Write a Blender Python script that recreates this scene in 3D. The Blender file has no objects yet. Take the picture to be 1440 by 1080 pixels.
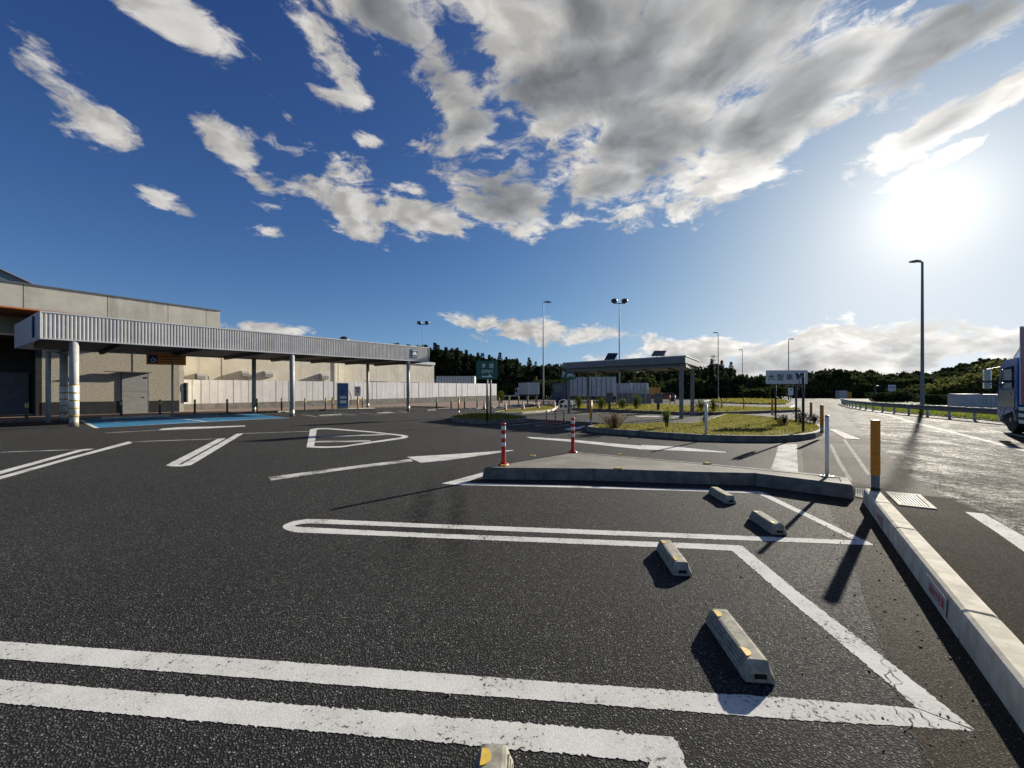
import bpy, math, random
from mathutils import Vector, Matrix
random.seed(7)
SC = bpy.context.scene
COL = SC.collection
R = math.radians

# ------------------------------------------------------------------ camera, sky, sun, exposure
F, HX, HY, CH = 541.0, 720.0, 551.0, 1.6          # focal length (px of a 1440 frame), principal column, horizon row, eye height
cam = bpy.data.cameras.new('camera'); camo = bpy.data.objects.new('camera', cam); COL.objects.link(camo)
cam.sensor_width = 36; cam.lens = F/1440*36; cam.shift_y = 11/1440
cam.clip_start = 0.05; cam.clip_end = 6000
camo.location = (0, 0, CH); camo.rotation_euler = (R(90), 0, 0)
SC.camera = camo

SUN_AZ, SUN_EL = R(47.25), R(17.9)
SUN_DIR = Vector((math.sin(SUN_AZ)*math.cos(SUN_EL), math.cos(SUN_AZ)*math.cos(SUN_EL), math.sin(SUN_EL)))
sl = bpy.data.lights.new('sun', 'SUN'); sl.energy = 4.6; sl.angle = R(0.55); sl.color = (1, .93, .80)
so = bpy.data.objects.new('sun', sl); COL.objects.link(so)
so.rotation_euler = SUN_DIR.to_track_quat('Z', 'Y').to_euler()

SC.view_settings.view_transform = 'Standard'; SC.view_settings.look = 'None'
SC.view_settings.exposure = 1.0; SC.view_settings.gamma = 1; SC.view_settings.use_curve_mapping = False
SC.cycles.use_denoising = True
SC.cycles.max_bounces = 6; SC.cycles.diffuse_bounces = 3; SC.cycles.glossy_bounces = 3
SC.cycles.transparent_max_bounces = 8; SC.cycles.caustics_reflective = False; SC.cycles.caustics_refractive = False

class NX:
    """tiny expression layer over shader math nodes"""
    nt = None
    def __init__(s, sock): s.s = sock
    @staticmethod
    def op(o, *a, clamp=False):
        n = NX.nt.nodes.new('ShaderNodeMath'); n.operation = o; n.use_clamp = clamp
        for i, v in enumerate(a):
            if isinstance(v, NX): NX.nt.links.new(v.s, n.inputs[i])
            else: n.inputs[i].default_value = v
        return NX(n.outputs[0])
    def __add__(a, b): return NX.op('ADD', a, b)
    __radd__ = __add__
    def __sub__(a, b): return NX.op('SUBTRACT', a, b)
    def __rsub__(a, b): return NX.op('SUBTRACT', b, a)
    def __mul__(a, b): return NX.op('MULTIPLY', a, b)
    __rmul__ = __mul__
    def __truediv__(a, b): return NX.op('DIVIDE', a, b)
    def __rtruediv__(a, b): return NX.op('DIVIDE', b, a)
    def __pow__(a, b): return NX.op('POWER', a, b)
def smooth(x, lo, hi, a=0.0, b=1.0):
    n = NX.nt.nodes.new('ShaderNodeMapRange'); n.interpolation_type = 'SMOOTHSTEP'
    NX.nt.links.new(x.s, n.inputs[0])
    for i, v in enumerate((lo, hi, a, b)): n.inputs[i+1].default_value = v
    return NX(n.outputs[0])
def comb(x, y, z):
    n = NX.nt.nodes.new('ShaderNodeCombineXYZ')
    for i, v in enumerate((x, y, z)):
        if isinstance(v, NX): NX.nt.links.new(v.s, n.inputs[i])
        else: n.inputs[i].default_value = v
    return NX(n.outputs[0])
def noise(vec, scale, detail=4, rough=.55, dist=0.0, col=False):
    n = NX.nt.nodes.new('ShaderNodeTexNoise'); n.noise_dimensions = '3D'
    NX.nt.links.new(vec.s, n.inputs['Vector'])
    n.inputs['Scale'].default_value = scale; n.inputs['Detail'].default_value = detail
    n.inputs['Roughness'].default_value = rough; n.inputs['Distortion'].default_value = dist
    return NX(n.outputs['Color' if col else 'Fac'])
def mixc(f, a, b):
    n = NX.nt.nodes.new('ShaderNodeMix'); n.data_type = 'RGBA'
    for sock, v in ((n.inputs[0], f), (n.inputs[6], a), (n.inputs[7], b)):
        if isinstance(v, NX): NX.nt.links.new(v.s, sock)
        elif isinstance(v, (tuple, list)): sock.default_value = (*v, 1)[:4]
        else: sock.default_value = v
    return NX(n.outputs[2])
def vmath(o, a, b=None):
    n = NX.nt.nodes.new('ShaderNodeVectorMath'); n.operation = o
    for i, v in enumerate((a, b)):
        if v is None: continue
        if isinstance(v, NX): NX.nt.links.new(v.s, n.inputs[i])
        else: n.inputs[i].default_value = v
    return n
def mulc(c, k):
    n = vmath('SCALE', c)
    if isinstance(k, NX): NX.nt.links.new(k.s, n.inputs['Scale'])
    else: n.inputs['Scale'].default_value = k
    return NX(n.outputs[0])
def addc(a, b): return NX(vmath('ADD', a, b).outputs[0])

def build_world():
    w = bpy.data.worlds.new('World'); SC.world = w; w.use_nodes = True
    nt = w.node_tree; nt.nodes.clear(); NX.nt = nt
    out = nt.nodes.new('ShaderNodeOutputWorld'); bg = nt.nodes.new('ShaderNodeBackground')
    nt.links.new(bg.outputs[0], out.inputs[0]); bg.inputs[1].default_value = 0.0595
    sky = nt.nodes.new('ShaderNodeTexSky'); sky.sky_type = 'NISHITA'; sky.sun_disc = False
    sky.sun_elevation = SUN_EL; sky.sun_rotation = SUN_AZ
    sky.air_density = 1.0; sky.dust_density = 1.0; sky.ozone_density = 2.5; sky.altitude = 300
    tc = nt.nodes.new('ShaderNodeTexCoord'); d = NX(tc.outputs['Generated'])
    sp = nt.nodes.new('ShaderNodeSeparateXYZ'); nt.links.new(d.s, sp.inputs[0])
    x, y, z = (NX(o) for o in sp.outputs)
    az = NX.op('ARCTAN2', x, y); el = NX.op('ARCSINE', z)
    zc = NX.op('MAXIMUM', z, 0.02)
    # cloud texture lives on a cloud deck overhead, blended towards the sphere near the horizon
    k = 1.0/(zc + 0.55)
    uv = comb(x*k, y*k, z*1.5)
    wv = noise(uv, 3.6, 4, .55, col=True)
    wuv = addc(uv, mulc(NX(vmath('SUBTRACT', wv, (.5, .5, .5)).outputs[0]), 0.20))
    n1 = noise(wuv, 9.0, 8, .64)
    su = Vector((SUN_DIR.x, SUN_DIR.y, 0.25))*0.030
    na = noise(wuv, 7.0, 5, .50)
    n2 = noise(NX(vmath('ADD', wuv, tuple(su)).outputs[0]), 7.0, 5, .50)
    nb = noise(uv, 3.4, 5, .5)
    # banks of cloud: azimuth, elevation (deg), half sizes (deg), tilt (deg, + = rising to the right), weight
    def px(cx, cy, rx, ry, tilt=0, wgt=1.0):
        X, Z = (cx-HX)/F, (HY-cy)/F
        a = math.atan(X); e = math.atan(Z/math.sqrt(1+X*X))
        ca = math.cos(a)
        sx = ca*ca/F; sy = ca/F*math.cos(e)**2
        return (a, e, rx*sx, ry*sy, R(tilt), wgt)
    banks = [px(1010, 40, 330, 150, 8, 1.25), px(730, 20, 300, 120, -6, 1.1), px(722, 265, 95, 78, 0), px(900, 215, 170, 95, 10, 1.1),
             px(1090, 170, 200, 85, 24, 1.1), px(1330, 50, 260, 75, 16, 1.05), px(660, 190, 75, 60, 15, .9), px(560, 30, 150, 75, -12, 1.0), px(620, 110, 90, 60, -20, .95),
             px(1320, 180, 170, 34, 14, .7), px(1330, 225, 110, 20, 16, .55), px(800, 120, 170, 120, 0, 1.1),
             px(105, 150, 115, 38, -24, .60), px(345, 235, 80, 28, -42, .58), px(226, 281, 42, 17, -18, .6), px(376, 325, 40, 13, 0, .75),
             px(490, 288, 75, 58, -25, .66), px(585, 308, 85, 34, 0, .66), px(587, 266, 34, 13, 0, .75), px(515, 197, 24, 14, 0, .75),
             px(240, 15, 190, 55, -14, .75), px(450, 65, 75, 62, -40, .68),
             px(365, 462, 85, 16, 0, .9), px(735, 465, 95, 20, -6, .60), px(850, 470, 60, 16, -6, .58),
             px(1190, 498, 330, 46, 0, 1.0), px(1430, 482, 180, 42, 0, 1.0), px(960, 500, 150, 24, 6, .8)]
    # a few unseen cloud banks outside the view, thinned behind to darken shade
    for a, e, ra, re, t, g in ((-150, 38, 26, 8, 10, .85), (110, 28, 26, 9, 8, .9), (-105, 26, 14, 4, -12, .8), (170, 14, 30, 4, 0, .85), (105, 8, 30, 4, 0, .95)):
        banks.append((R(a), R(e), R(ra), R(re), R(t), g))
    m = None; mbig = None; ae = comb(az, el, 0.0)
    for a, e, ra, re, t, g in banks:
        mp = nt.nodes.new('ShaderNodeMapping'); mp.vector_type = 'TEXTURE'
        mp.inputs['Location'].default_value = (a, e, 0); mp.inputs['Rotation'].default_value = (0, 0, t); mp.inputs['Scale'].default_value = (ra, re, 1)
        nt.links.new(ae.s, mp.inputs['Vector'])
        v = NX.op('MULTIPLY_ADD', NX(vmath('LENGTH', NX(mp.outputs[0])).outputs['Value']), -g, g)
        m = v if m is None else NX.op('SMOOTH_MAX', m, v, 0.15)
        if banks.index((a, e, ra, re, t, g)) == 11: mbig = m
    m = NX.op('MAXIMUM', m, -1.2)
    dens = NX.op('MINIMUM', m, 0.75)*0.95 + (n1 - 0.5)*2.5 + (nb - 0.5)*1.2 - 0.10
    cosS = NX(vmath('DOT_PRODUCT', d, tuple(SUN_DIR)).outputs['Value'])
    ang = NX.op('ARCCOSINE', NX.op('MINIMUM', cosS, 1.0))
    alpha = smooth(dens, -0.03, 0.36)
    heart = smooth(NX.op('MAXIMUM', mbig, smooth(el, R(9), R(3), -1.0, 0.45)), -.25, .75)
    dsm = NX.op('MINIMUM', m, 0.75)*0.95 + (na - 0.5)*2.4 + (nb - 0.5)*1.2
    thick = smooth(dsm, 0.05, 1.0)*(0.16 + heart*0.66)
    lit = smooth((na - n2)*2.1, -0.22, 0.30)
    near = smooth(ang, 0.0, 0.9, 1.0, 0.0)
    # radiance of cloud: thin fringes scatter sunlight forward, thick hearts are grey
    bright = 6.0 + near*4.0
    lum = bright*(1.0 - thick*0.84)*(0.62 + lit*0.5)
    ccol = mulc(mixc(thick, (1.0, .965, .91), (.86, .92, 1.0)), lum)
    skyc = mulc(NX(sky.outputs[0]), 1.0)
    skyc = NX(vmath('MULTIPLY', skyc, (0.20, 0.30, 0.50)).outputs[0])
    gm = nt.nodes.new('ShaderNodeGamma'); nt.links.new(skyc.s, gm.inputs[0]); gm.inputs[1].default_value = 1.30
    skyc = mulc(NX(gm.outputs[0]), 2.1)
    skyc = NX(vmath('DIVIDE', skyc, NX(vmath('ADD', mulc(skyc, 0.15), (1, 1, 1)).outputs[0])).outputs[0])
    low = NX.op('EXPONENT', NX.op('MAXIMUM', z, 0.0)*(-1/0.17))
    skyc = addc(skyc, mulc(NX(comb(.85, 1.3, 2.15).s), low))
    col = mixc(alpha*0.97, skyc, ccol)
    # the sun itself with its aureole
    disc = smooth(ang, R(0.4), R(3.2), 1.0, 0.0)
    aur = NX.op('EXPONENT', ang*(-1/R(2.8)))*7.0 + NX.op('EXPONENT', ang*(-1/R(12)))*1.7 + NX.op('EXPONENT', ang*(-1/R(30)))*0.35
    col = addc(col, mulc(NX(comb(1.0, .94, .82).s), aur + disc*12.0))
    nt.links.new(col.s, bg.inputs[0])
    w.cycles.sampling_method = 'MANUAL'; w.cycles.sample_map_resolution = 1024
build_world()

# ------------------------------------------------------------------ helpers
def G(px, py, z=0.0):
    """point at height z seen at a place measured in the photograph"""
    Y = (CH - z)*F/(py - HY)
    return Vector(((px - HX)/F*Y, Y, z))
def P(px, py, Y): return Vector(((px - HX)/F*Y, Y, CH - (py - HY)/F*Y))
def XY(v): return (v[0], v[1])

class MB:
    def __init__(s): s.v = []; s.f = []; s.m = []
    def add(s, verts, faces, mi=0):
        b = len(s.v); s.v += [tuple(v) for v in verts]
        s.f += [tuple(i + b for i in f) for f in faces]; s.m += [mi]*len(faces); return s
    def box(s, lo, hi, mi=0, bev=0.0):
        x0, y0, z0 = lo; x1, y1, z1 = hi
        if bev <= 0:
            v = [(x0,y0,z0),(x1,y0,z0),(x1,y1,z0),(x0,y1,z0),(x0,y0,z1),(x1,y0,z1),(x1,y1,z1),(x0,y1,z1)]
            return s.add(v, [(0,3,2,1),(4,5,6,7),(0,1,5,4),(1,2,6,5),(2,3,7,6),(3,0,4,7)], mi)
        b = bev
        ring = lambda z, i: [(x0+b+i,y0+i,z),(x1-b-i,y0+i,z),(x1-i,y0+b+i,z),(x1-i,y1-b-i,z),(x1-b-i,y1-i,z),(x0+b+i,y1-i,z),(x0+i,y1-b-i,z),(x0+i,y0+b+i,z)]
        return s.loft([ring(z0, b*.7), ring(z0+b, 0), ring(z1-b, 0), ring(z1, b*.7)], True, True, mi)
    def loft(s, rings, cap0=True, cap1=True, mi=0):
        n = len(rings[0]); v = [p for r in rings for p in r]; f = []
        for k in range(len(rings)-1):
            for i in range(n):
                j = (i+1) % n
                f.append((k*n+i, k*n+j, (k+1)*n+j, (k+1)*n+i))
        if cap0: f.append(tuple(range(n-1, -1, -1)))
        if cap1: f.append(tuple((len(rings)-1)*n + i for i in range(n)))
        return s.add(v, f, mi)
    def lathe(s, prof, n=14, c=(0,0,0), mi=0, cap0=True, cap1=True):
        rings = [[(c[0]+r*math.cos(2*math.pi*i/n), c[1]+r*math.sin(2*math.pi*i/n), c[2]+z) for i in range(n)] for r, z in prof]
        return s.loft(rings, cap0, cap1, mi)
    def tube(s, pts, r, n=8, mi=0):
        pts = [Vector(p) for p in pts]; rings = []
        rr = r if isinstance(r, (list, tuple)) else [r]*len(pts)
        for k, p in enumerate(pts):
            t = (pts[min(k+1, len(pts)-1)] - pts[max(k-1, 0)]).normalized()
            up = Vector((0,0,1)) if abs(t.z) < .95 else Vector((1,0,0))
            a = t.cross(up).normalized(); b = a.cross(t).normalized()
            rings.append([p + (a*math.cos(2*math.pi*i/n) - b*math.sin(2*math.pi*i/n))*rr[k] for i in range(n)])
        return s.loft(rings, True, True, mi)
    def prism(s, poly, z0, z1, mi=0):
        a = sum(poly[i][0]*poly[(i+1) % len(poly)][1] - poly[(i+1) % len(poly)][0]*poly[i][1] for i in range(len(poly)))
        if a < 0: poly = poly[::-1]
        return s.loft([[(x, y, z0) for x, y in poly], [(x, y, z1) for x, y in poly]], True, True, mi)
    def mesh(s, name, mats, smooth_=False):
        me = bpy.data.meshes.new(name); me.from_pydata(s.v, [], s.f)
        if not isinstance(mats, (list, tuple)): mats = [mats]
        for m in mats: me.materials.append(m)
        if len(mats) > 1: me.polygons.foreach_set('material_index', s.m)
        if smooth_: me.polygons.foreach_set('use_smooth', [True]*len(me.polygons))
        me.update(); return me
    def build(s, name, mats, parent=None, loc=None, smooth_=False):
        o = bpy.data.objects.new(name, s.mesh(name, mats, smooth_)); COL.objects.link(o)
        if parent: o.parent = parent
        if loc is not None: o.location = loc
        return o
def tag(o, label=None, cat=None, group=None, kind=None):
    if label: o['label'] = label
    if cat: o['category'] = cat
    if group: o['group'] = group
    if kind: o['kind'] = kind
    return o
def thing(name, label, cat, loc=(0,0,0), rz=0, group=None):
    o = bpy.data.objects.new(name, None); COL.objects.link(o); o.empty_display_size = .2
    o.location = loc; o.rotation_euler = (0, 0, rz); return tag(o, label, cat, group)
def copy_tree(o, parent=None):
    c = o.copy(); COL.objects.link(c); c.parent = parent
    for ch in [x for x in ALL() if x.parent == o]: copy_tree(ch, c)
    return c
def ALL(): return list(bpy.data.objects)
def share(name, mesh, parent=None, loc=None, rot=None, scale=None):
    o = bpy.data.objects.new(name, mesh); COL.objects.link(o)
    if parent: o.parent = parent
    if loc is not None: o.location = loc
    if rot is not None: o.rotation_euler = rot
    if scale is not None: o.scale = scale
    return o
def resample(pts, step, closed=False):
    pts = [Vector(p) for p in pts]
    if closed: pts = pts + [pts[0]]
    L = [0]
    for a, b in zip(pts, pts[1:]): L.append(L[-1] + (b-a).length)
    n = max(2, round(L[-1]/step)); out = []
    for k in range(n + (0 if closed else 1)):
        t = L[-1]*k/n; i = 0
        while i < len(pts)-2 and L[i+1] < t: i += 1
        out.append(pts[i].lerp(pts[i+1], (t-L[i])/max(1e-6, L[i+1]-L[i])))
    return out
def smooth_poly(pts, it=2, closed=True):
    pts = [Vector(p) for p in pts]
    for _ in range(it):
        q = []
        n = len(pts)
        for i in range(n if closed else n-1):
            a, b = pts[i], pts[(i+1) % n]
            q += [a.lerp(b, .25), a.lerp(b, .75)]
        if not closed: q = [pts[0]] + q + [pts[-1]]
        pts = q
    return pts
def inset(poly, w):
    n = len(poly); out = []
    area = sum(poly[i][0]*poly[(i+1) % n][1] - poly[(i+1) % n][0]*poly[i][1] for i in range(n))
    sgn = 1 if area > 0 else -1
    for i in range(n):
        a, b, c = Vector(poly[i-1][:2]), Vector(poly[i][:2]), Vector(poly[(i+1) % n][:2])
        d1 = (b-a).normalized(); d2 = (c-b).normalized()
        n1 = Vector((-d1.y, d1.x))*sgn; n2 = Vector((-d2.y, d2.x))*sgn
        m = (n1+n2)
        m = m.normalized() if m.length > 1e-6 else n1
        out.append(b + m*min(w/max(.35, m.dot(n1)), w*2.2))
    return [(p.x, p.y) for p in out]
def in_poly(x, y, poly):
    c = False; n = len(poly); j = n-1
    for i in range(n):
        xi, yi = poly[i][0], poly[i][1]; xj, yj = poly[j][0], poly[j][1]
        if (yi > y) != (yj > y) and x < (xj-xi)*(y-yi)/(yj-yi)+xi: c = not c
        j = i
    return c
ORD = ['first','second','third','fourth','fifth','sixth','seventh','eighth','ninth','tenth','eleventh','twelfth','thirteenth','fourteenth','fifteenth','sixteenth','seventeenth','eighteenth','nineteenth','twentieth']
def text_mb(s, w, h, mb=None, y=0.0, cx=0.0, cz=0.0, mi=0, extr=.002):
    """letters as flat raised geometry in the local xz plane, facing -y, fitted to w x h"""
    mb = mb or MB()
    cu = bpy.data.curves.new('lettering', 'FONT'); cu.body = s; cu.resolution_u = 3; cu.offset = .014
    ob = bpy.data.objects.new('lettering', cu); COL.objects.link(ob)
    dg = bpy.context.evaluated_depsgraph_get(); dg.update()
    me = bpy.data.meshes.new_from_object(ob.evaluated_get(dg))
    vs = [v.co.copy() for v in me.vertices]; fs = [tuple(p.vertices) for p in me.polygons]
    bpy.data.objects.remove(ob); bpy.data.curves.remove(cu); bpy.data.meshes.remove(me)
    if not vs: return mb
    x0, x1 = min(v.x for v in vs), max(v.x for v in vs); y0, y1 = min(v.y for v in vs), max(v.y for v in vs)
    sx = w/(x1-x0); sy = h/(y1-y0)
    mb.add([((v.x-(x0+x1)/2)*sx+cx, y, (v.y-(y0+y1)/2)*sy+cz) for v in vs], fs, mi)
    return mb

# ------------------------------------------------------------------ materials
def new_mat(name):
    m = bpy.data.materials.new(name); m.use_nodes = True
    nt = m.node_tree; NX.nt = nt
    b = nt.nodes['Principled BSDF']
    return m, nt, b
def setin(nt, sock, v):
    if isinstance(v, NX): nt.links.new(v.s, sock)
    elif isinstance(v, (tuple, list)): sock.default_value = (*v, 1)[:4]
    else: sock.default_value = v
def bump(nt, b, h, strength, dist):
    n = nt.nodes.new('ShaderNodeBump'); n.inputs['Strength'].default_value = strength; n.inputs['Distance'].default_value = dist
    nt.links.new(h.s, n.inputs['Height']); nt.links.new(n.outputs[0], b.inputs['Normal']); return n
def pos():
    n = NX.nt.nodes.new('ShaderNodeNewGeometry'); return NX(n.outputs['Position'])
def objc():
    n = NX.nt.nodes.new('ShaderNodeTexCoord'); return NX(n.outputs['Object'])
def orand():
    n = NX.nt.nodes.new('ShaderNodeObjectInfo'); return NX(n.outputs['Random'])
def scalev(v, t): return NX(vmath('MULTIPLY', v, t).outputs[0])
def voro(vec, scale, out='Distance', feat='F1', rnd=1.0):
    n = NX.nt.nodes.new('ShaderNodeTexVoronoi'); n.feature = feat
    NX.nt.links.new(vec.s, n.inputs['Vector']); n.inputs['Scale'].default_value = scale; n.inputs['Randomness'].default_value = rnd
    return NX(n.outputs[out])
def sepx(c):
    n = NX.nt.nodes.new('ShaderNodeSeparateColor'); NX.nt.links.new(c.s, n.inputs[0]); return [NX(o) for o in n.outputs]
M = {}
def pmat(name, c1, c2=None, scale=6, rough=.6, metal=0, bmp=0.0, bscale=40, bdist=.003, detail=6, streak=None, vary=0.0, spec=.5, rvar=.12, lo=.35, hi=.65, coat=0, world=False):
    """weathered plain surface: two tones of noise, optional vertical streaks, fine relief, a shade of its own for each piece"""
    m, nt, b = new_mat(name)
    p = pos() if world else objc()
    if c2 is None: c2 = tuple(x*.82 for x in c1)
    n = noise(p, scale, detail, .6)
    f = smooth(n, lo, hi)
    col = mixc(f, c1, c2)
    if streak:
        sn = noise(scalev(p, (streak[0], streak[0], streak[0]*.06)), 1.0, 5, .6)
        col = mixc(smooth(sn, .52, .78)*streak[1], col, tuple(x*.45 for x in c2))
    if vary:
        col = mulc(col, (1-vary) + orand()*(2*vary))
    setin(nt, b.inputs['Base Color'], col)
    setin(nt, b.inputs['Roughness'], (rough - rvar/2) + n*rvar)
    b.inputs['Metallic'].default_value = metal; b.inputs['Specular IOR Level'].default_value = spec
    if coat: b.inputs['Coat Weight'].default_value = coat; b.inputs['Coat Roughness'].default_value = .08
    if bmp: bump(nt, b, noise(p, bscale, 5, .65), bmp, bdist)
    M[name] = m; return m

def asphalt_nodes(kind):
    """colour, roughness and height of an aggregate surface"""
    p = pos()
    if kind == 'coarse':  sc, dark, mid, lite, tint = 92, (.020,.0200,.0195), (.142,.1405,.135), (.45,.44,.42), (1, 1, .985)
    elif kind == 'fine':  sc, dark, mid, lite, tint = 140, (.030,.026,.021), (.100,.088,.073), (.42,.38,.32), (1, .95, .88)
    elif kind == 'gutter': sc, dark, mid, lite, tint = 120, (.022,.019,.016), (.055,.048,.040), (.16,.145,.12), (1, .95, .88)
    else: sc, dark, mid, lite, tint = 60, (.018,.017,.016), (.085,.079,.072), (.40,.37,.33), (1, .97, .92)
    vd = voro(p, sc)
    rc = sepx(voro(p, sc, 'Color'))
    stone = smooth(vd, .62, .18)
    col = mixc(rc[0]*stone, dark, mid)
    col = mixc(smooth(rc[1], .94, 1.0)*stone*.8, col, lite)
    big = noise(p, .45, 6, .62); med = noise(p, 4.5, 5, .6)
    wear = noise(scalev(p, (.9, .16, 1)), 1.0, 4, .55)
    k = 0.42 + big*.72 + med*.26 + wear*.22
    col = NX(vmath('MULTIPLY', mulc(col, k), tint).outputs[0])
    if kind == 'coarse':
        oil = smooth(noise(p, .33, 5, .62), .60, .74); oil2 = smooth(noise(p, 2.6, 5, .7), .46, .62)
        col = mulc(col, 1.0 - oil*oil2*.35)
        # two oily tracks where cars stop, across the hairpin line
        sp = NX.nt.nodes.new('ShaderNodeSeparateXYZ'); NX.nt.links.new(p.s, sp.inputs[0]); X, Y = NX(sp.outputs[0]), NX(sp.outputs[1])
        wob = noise(p, 1.3, 4, .6)*.5 - .25
        for cx in (-1.16, -.66):
            a = NX.op('ABSOLUTE', X - cx + wob*.5 + (Y-4.6)*.13)
            tr = smooth(a, .03, .22, 1.0, 0.0)*smooth(NX.op('ABSOLUTE', Y-5.2), .5, 2.3, 1.0, 0.0)
            col = mulc(col, 1.0 - tr*(.25 + smooth(noise(p, 9, 5, .75), .44, .62)*.55))
    rough = {'coarse': .86, 'fine': .88, 'gutter': .95, 'road': .88}[kind] + (rc[2]-.5)*.24 + (big-.5)*.2
    h = stone*(.45 + rc[0]*.55)
    if kind == 'road':
        mot = noise(p, 9, 6, .72); mo2 = noise(scalev(p, (1.2, .5, 1)), 1.6, 5, .65)
        col = mulc(col, .45 + smooth(mot, .38, .64)*.75 + smooth(mo2, .35, .65)*.25)
        rough = rough + smooth(mot, .35, .6)*(-.16) + smooth(mo2, .4, .62)*(-.12) + .12
        h = h + mot*1.6
    return col, rough, h
def asphalt(kind):
    m, nt, b = new_mat(kind + '_asphalt')
    col, rough, h = asphalt_nodes(kind)
    setin(nt, b.inputs['Base Color'], col); setin(nt, b.inputs['Roughness'], rough)
    b.inputs['Specular IOR Level'].default_value = {'coarse': .10, 'fine': .06, 'gutter': .03, 'road': .042}[kind]
    bump(nt, b, h, {'coarse': 1.0, 'fine': .6, 'gutter': .8, 'road': .9}[kind], .0045)
    M[kind] = m
for k_ in ('coarse', 'fine', 'gutter', 'road'): asphalt(k_)

def paint(name, c1, c2, wear=.5, base='coarse', edge=True):
    """road paint lying on aggregate: pitted, dirty, chipped through to the asphalt"""
    m, nt, b = new_mat(name)
    acol, ar, ah = asphalt_nodes(base)
    p = pos()
    pit = smooth(ah, .55, .05)
    n1 = noise(p, 38, 6, .7); n2 = noise(p, 2.2, 5, .6); n3 = noise(p, 150, 3, .6)
    chip = smooth(n1*.62 + n2*.38 + n3*.12, .66 - wear*.10, .72 - wear*.10)
    dots = smooth(noise(p, 210, 2, .5), .70, .78)*smooth(n2, .35, .6)
    mask = NX.op('MAXIMUM', chip, dots*.9)
    scuff = smooth(noise(scalev(p, (14, 90, 1)), 1, 4, .6), .60, .75)*.35
    pc = mixc(smooth(n2, .3, .7), c1, c2)
    pc = mulc(pc, 1.0 - scuff*.5 - pit*.12)
    dirt = smooth(noise(p, 7.5, 6, .7), .50, .75)
    pc = mixc(dirt*.35, pc, tuple(x*.62 for x in c2))
    setin(nt, b.inputs['Base Color'], mixc(mask, pc, acol))
    setin(nt, b.inputs['Roughness'], .85 + (n1-.5)*.2)
    b.inputs['Specular IOR Level'].default_value = .08
    bump(nt, b, ah*.5 + (1.0-mask)*.4, .25, .002)
    M[name] = m
paint('paint', (.70,.69,.65), (.58,.57,.53), .48)
paint('ghost_paint', (.17,.16,.145), (.13,.125,.11), .8, 'fine')
paint('worn_paint', (.60,.59,.55), (.48,.47,.435), .95)
paint('thin_paint', (.60,.59,.56), (.5,.49,.46), 1.1)
paint('blue_paint', (.055,.235,.42), (.045,.19,.35), .25)
paint('road_paint', (.56,.55,.52), (.47,.46,.43), .55, 'road')

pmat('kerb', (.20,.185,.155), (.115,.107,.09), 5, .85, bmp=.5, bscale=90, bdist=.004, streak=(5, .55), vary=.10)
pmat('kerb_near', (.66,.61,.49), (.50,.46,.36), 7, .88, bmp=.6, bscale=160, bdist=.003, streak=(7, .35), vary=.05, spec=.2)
pmat('slab', (.20,.185,.150), (.125,.115,.092), 1.6, .9, bmp=.5, bscale=60, bdist=.004, detail=8)
pmat('stop_concrete', (.40,.375,.30), (.24,.225,.18), 22, .88, bmp=.5, bscale=220, bdist=.002, streak=(14, .4), vary=.08, spec=.25)
pmat('yellow_reflector', (.78,.52,.09), (.62,.40,.06), 40, .42, spec=.5)
pmat('hill_green', (.05,.06,.03), (.035,.045,.022), .05, 1.0, spec=0, world=True)
pmat('plate_grey', (.58,.56,.53), (.48,.465,.44), 20, .7)
pmat('orange_plastic', (.86,.29,.018), (.72,.24,.016), 9, .45, bmp=.1, bscale=20)
pmat('red_plastic', (.60,.035,.018), (.48,.03,.016), 9, .42, vary=.04)
pmat('white_band', (.80,.79,.75), (.70,.69,.65), 20, .35)
pmat('galvanised', (.45,.47,.48), (.36,.375,.385), 14, .42, metal=.75, bmp=.08, bscale=60)
pmat('grey_paint', (.20,.205,.21), (.16,.165,.17), 6, .5, streak=(6, .3))
pmat('dark_metal', (.06,.062,.066), (.045,.046,.05), 8, .5, metal=.3)
pmat('black_rubber', (.012,.012,.012), (.02,.02,.02), 12, .7)
pmat('bollard_black', (.02,.02,.021), (.028,.028,.028), 12, .45)
pmat('lime_band', (.50,.62,.05), (.42,.52,.04), 20, .4)
pmat('fascia', (.62,.60,.575), (.52,.505,.485), 1.2, .5, metal=.0, streak=(1.6, .5), vary=.04)
pmat('fascia_trim', (.66,.665,.67), (.55,.555,.56), 3, .5)
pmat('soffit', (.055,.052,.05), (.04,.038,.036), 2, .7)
pmat('parapet', (.58,.54,.455), (.49,.455,.38), 1.1, .85, bmp=.12, bscale=25, streak=(1.4, .55), vary=.03)
pmat('smooth_wall', (.74,.67,.53), (.64,.58,.46), .9, .85, bmp=.1, bscale=30, streak=(1.2, .45))
pmat('panel_wall', (.74,.68,.55), (.65,.595,.48), .8, .8, bmp=.1, bscale=30, streak=(1.2, .4), vary=.03)
pmat('stucco', (.54,.48,.37), (.36,.315,.24), 13, .95, bmp=1.0, bscale=22, bdist=.025)
pmat('black_base', (.018,.018,.018), (.03,.029,.028), 3, .6)
pmat('door_paint', (.36,.35,.32), (.31,.30,.275), 3, .55)
pmat('fence_panel', (.82,.80,.775), (.73,.715,.69), 1.5, .55, streak=(2.5, .4), vary=.05)
pmat('fence_post', (.36,.355,.35), (.30,.295,.29), 4, .5)
pmat('block_wall', (.30,.275,.24), (.21,.19,.165), 2.2, .9, bmp=.5, bscale=30, streak=(2, .5))
pmat('paving', (.21,.135,.095), (.155,.10,.072), 3, .85, bmp=.3, bscale=40, vary=.14)
pmat('soil', (.16,.135,.06), (.095,.09,.035), 3, .95, bmp=.8, bscale=30, bdist=.03, world=True)
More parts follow.
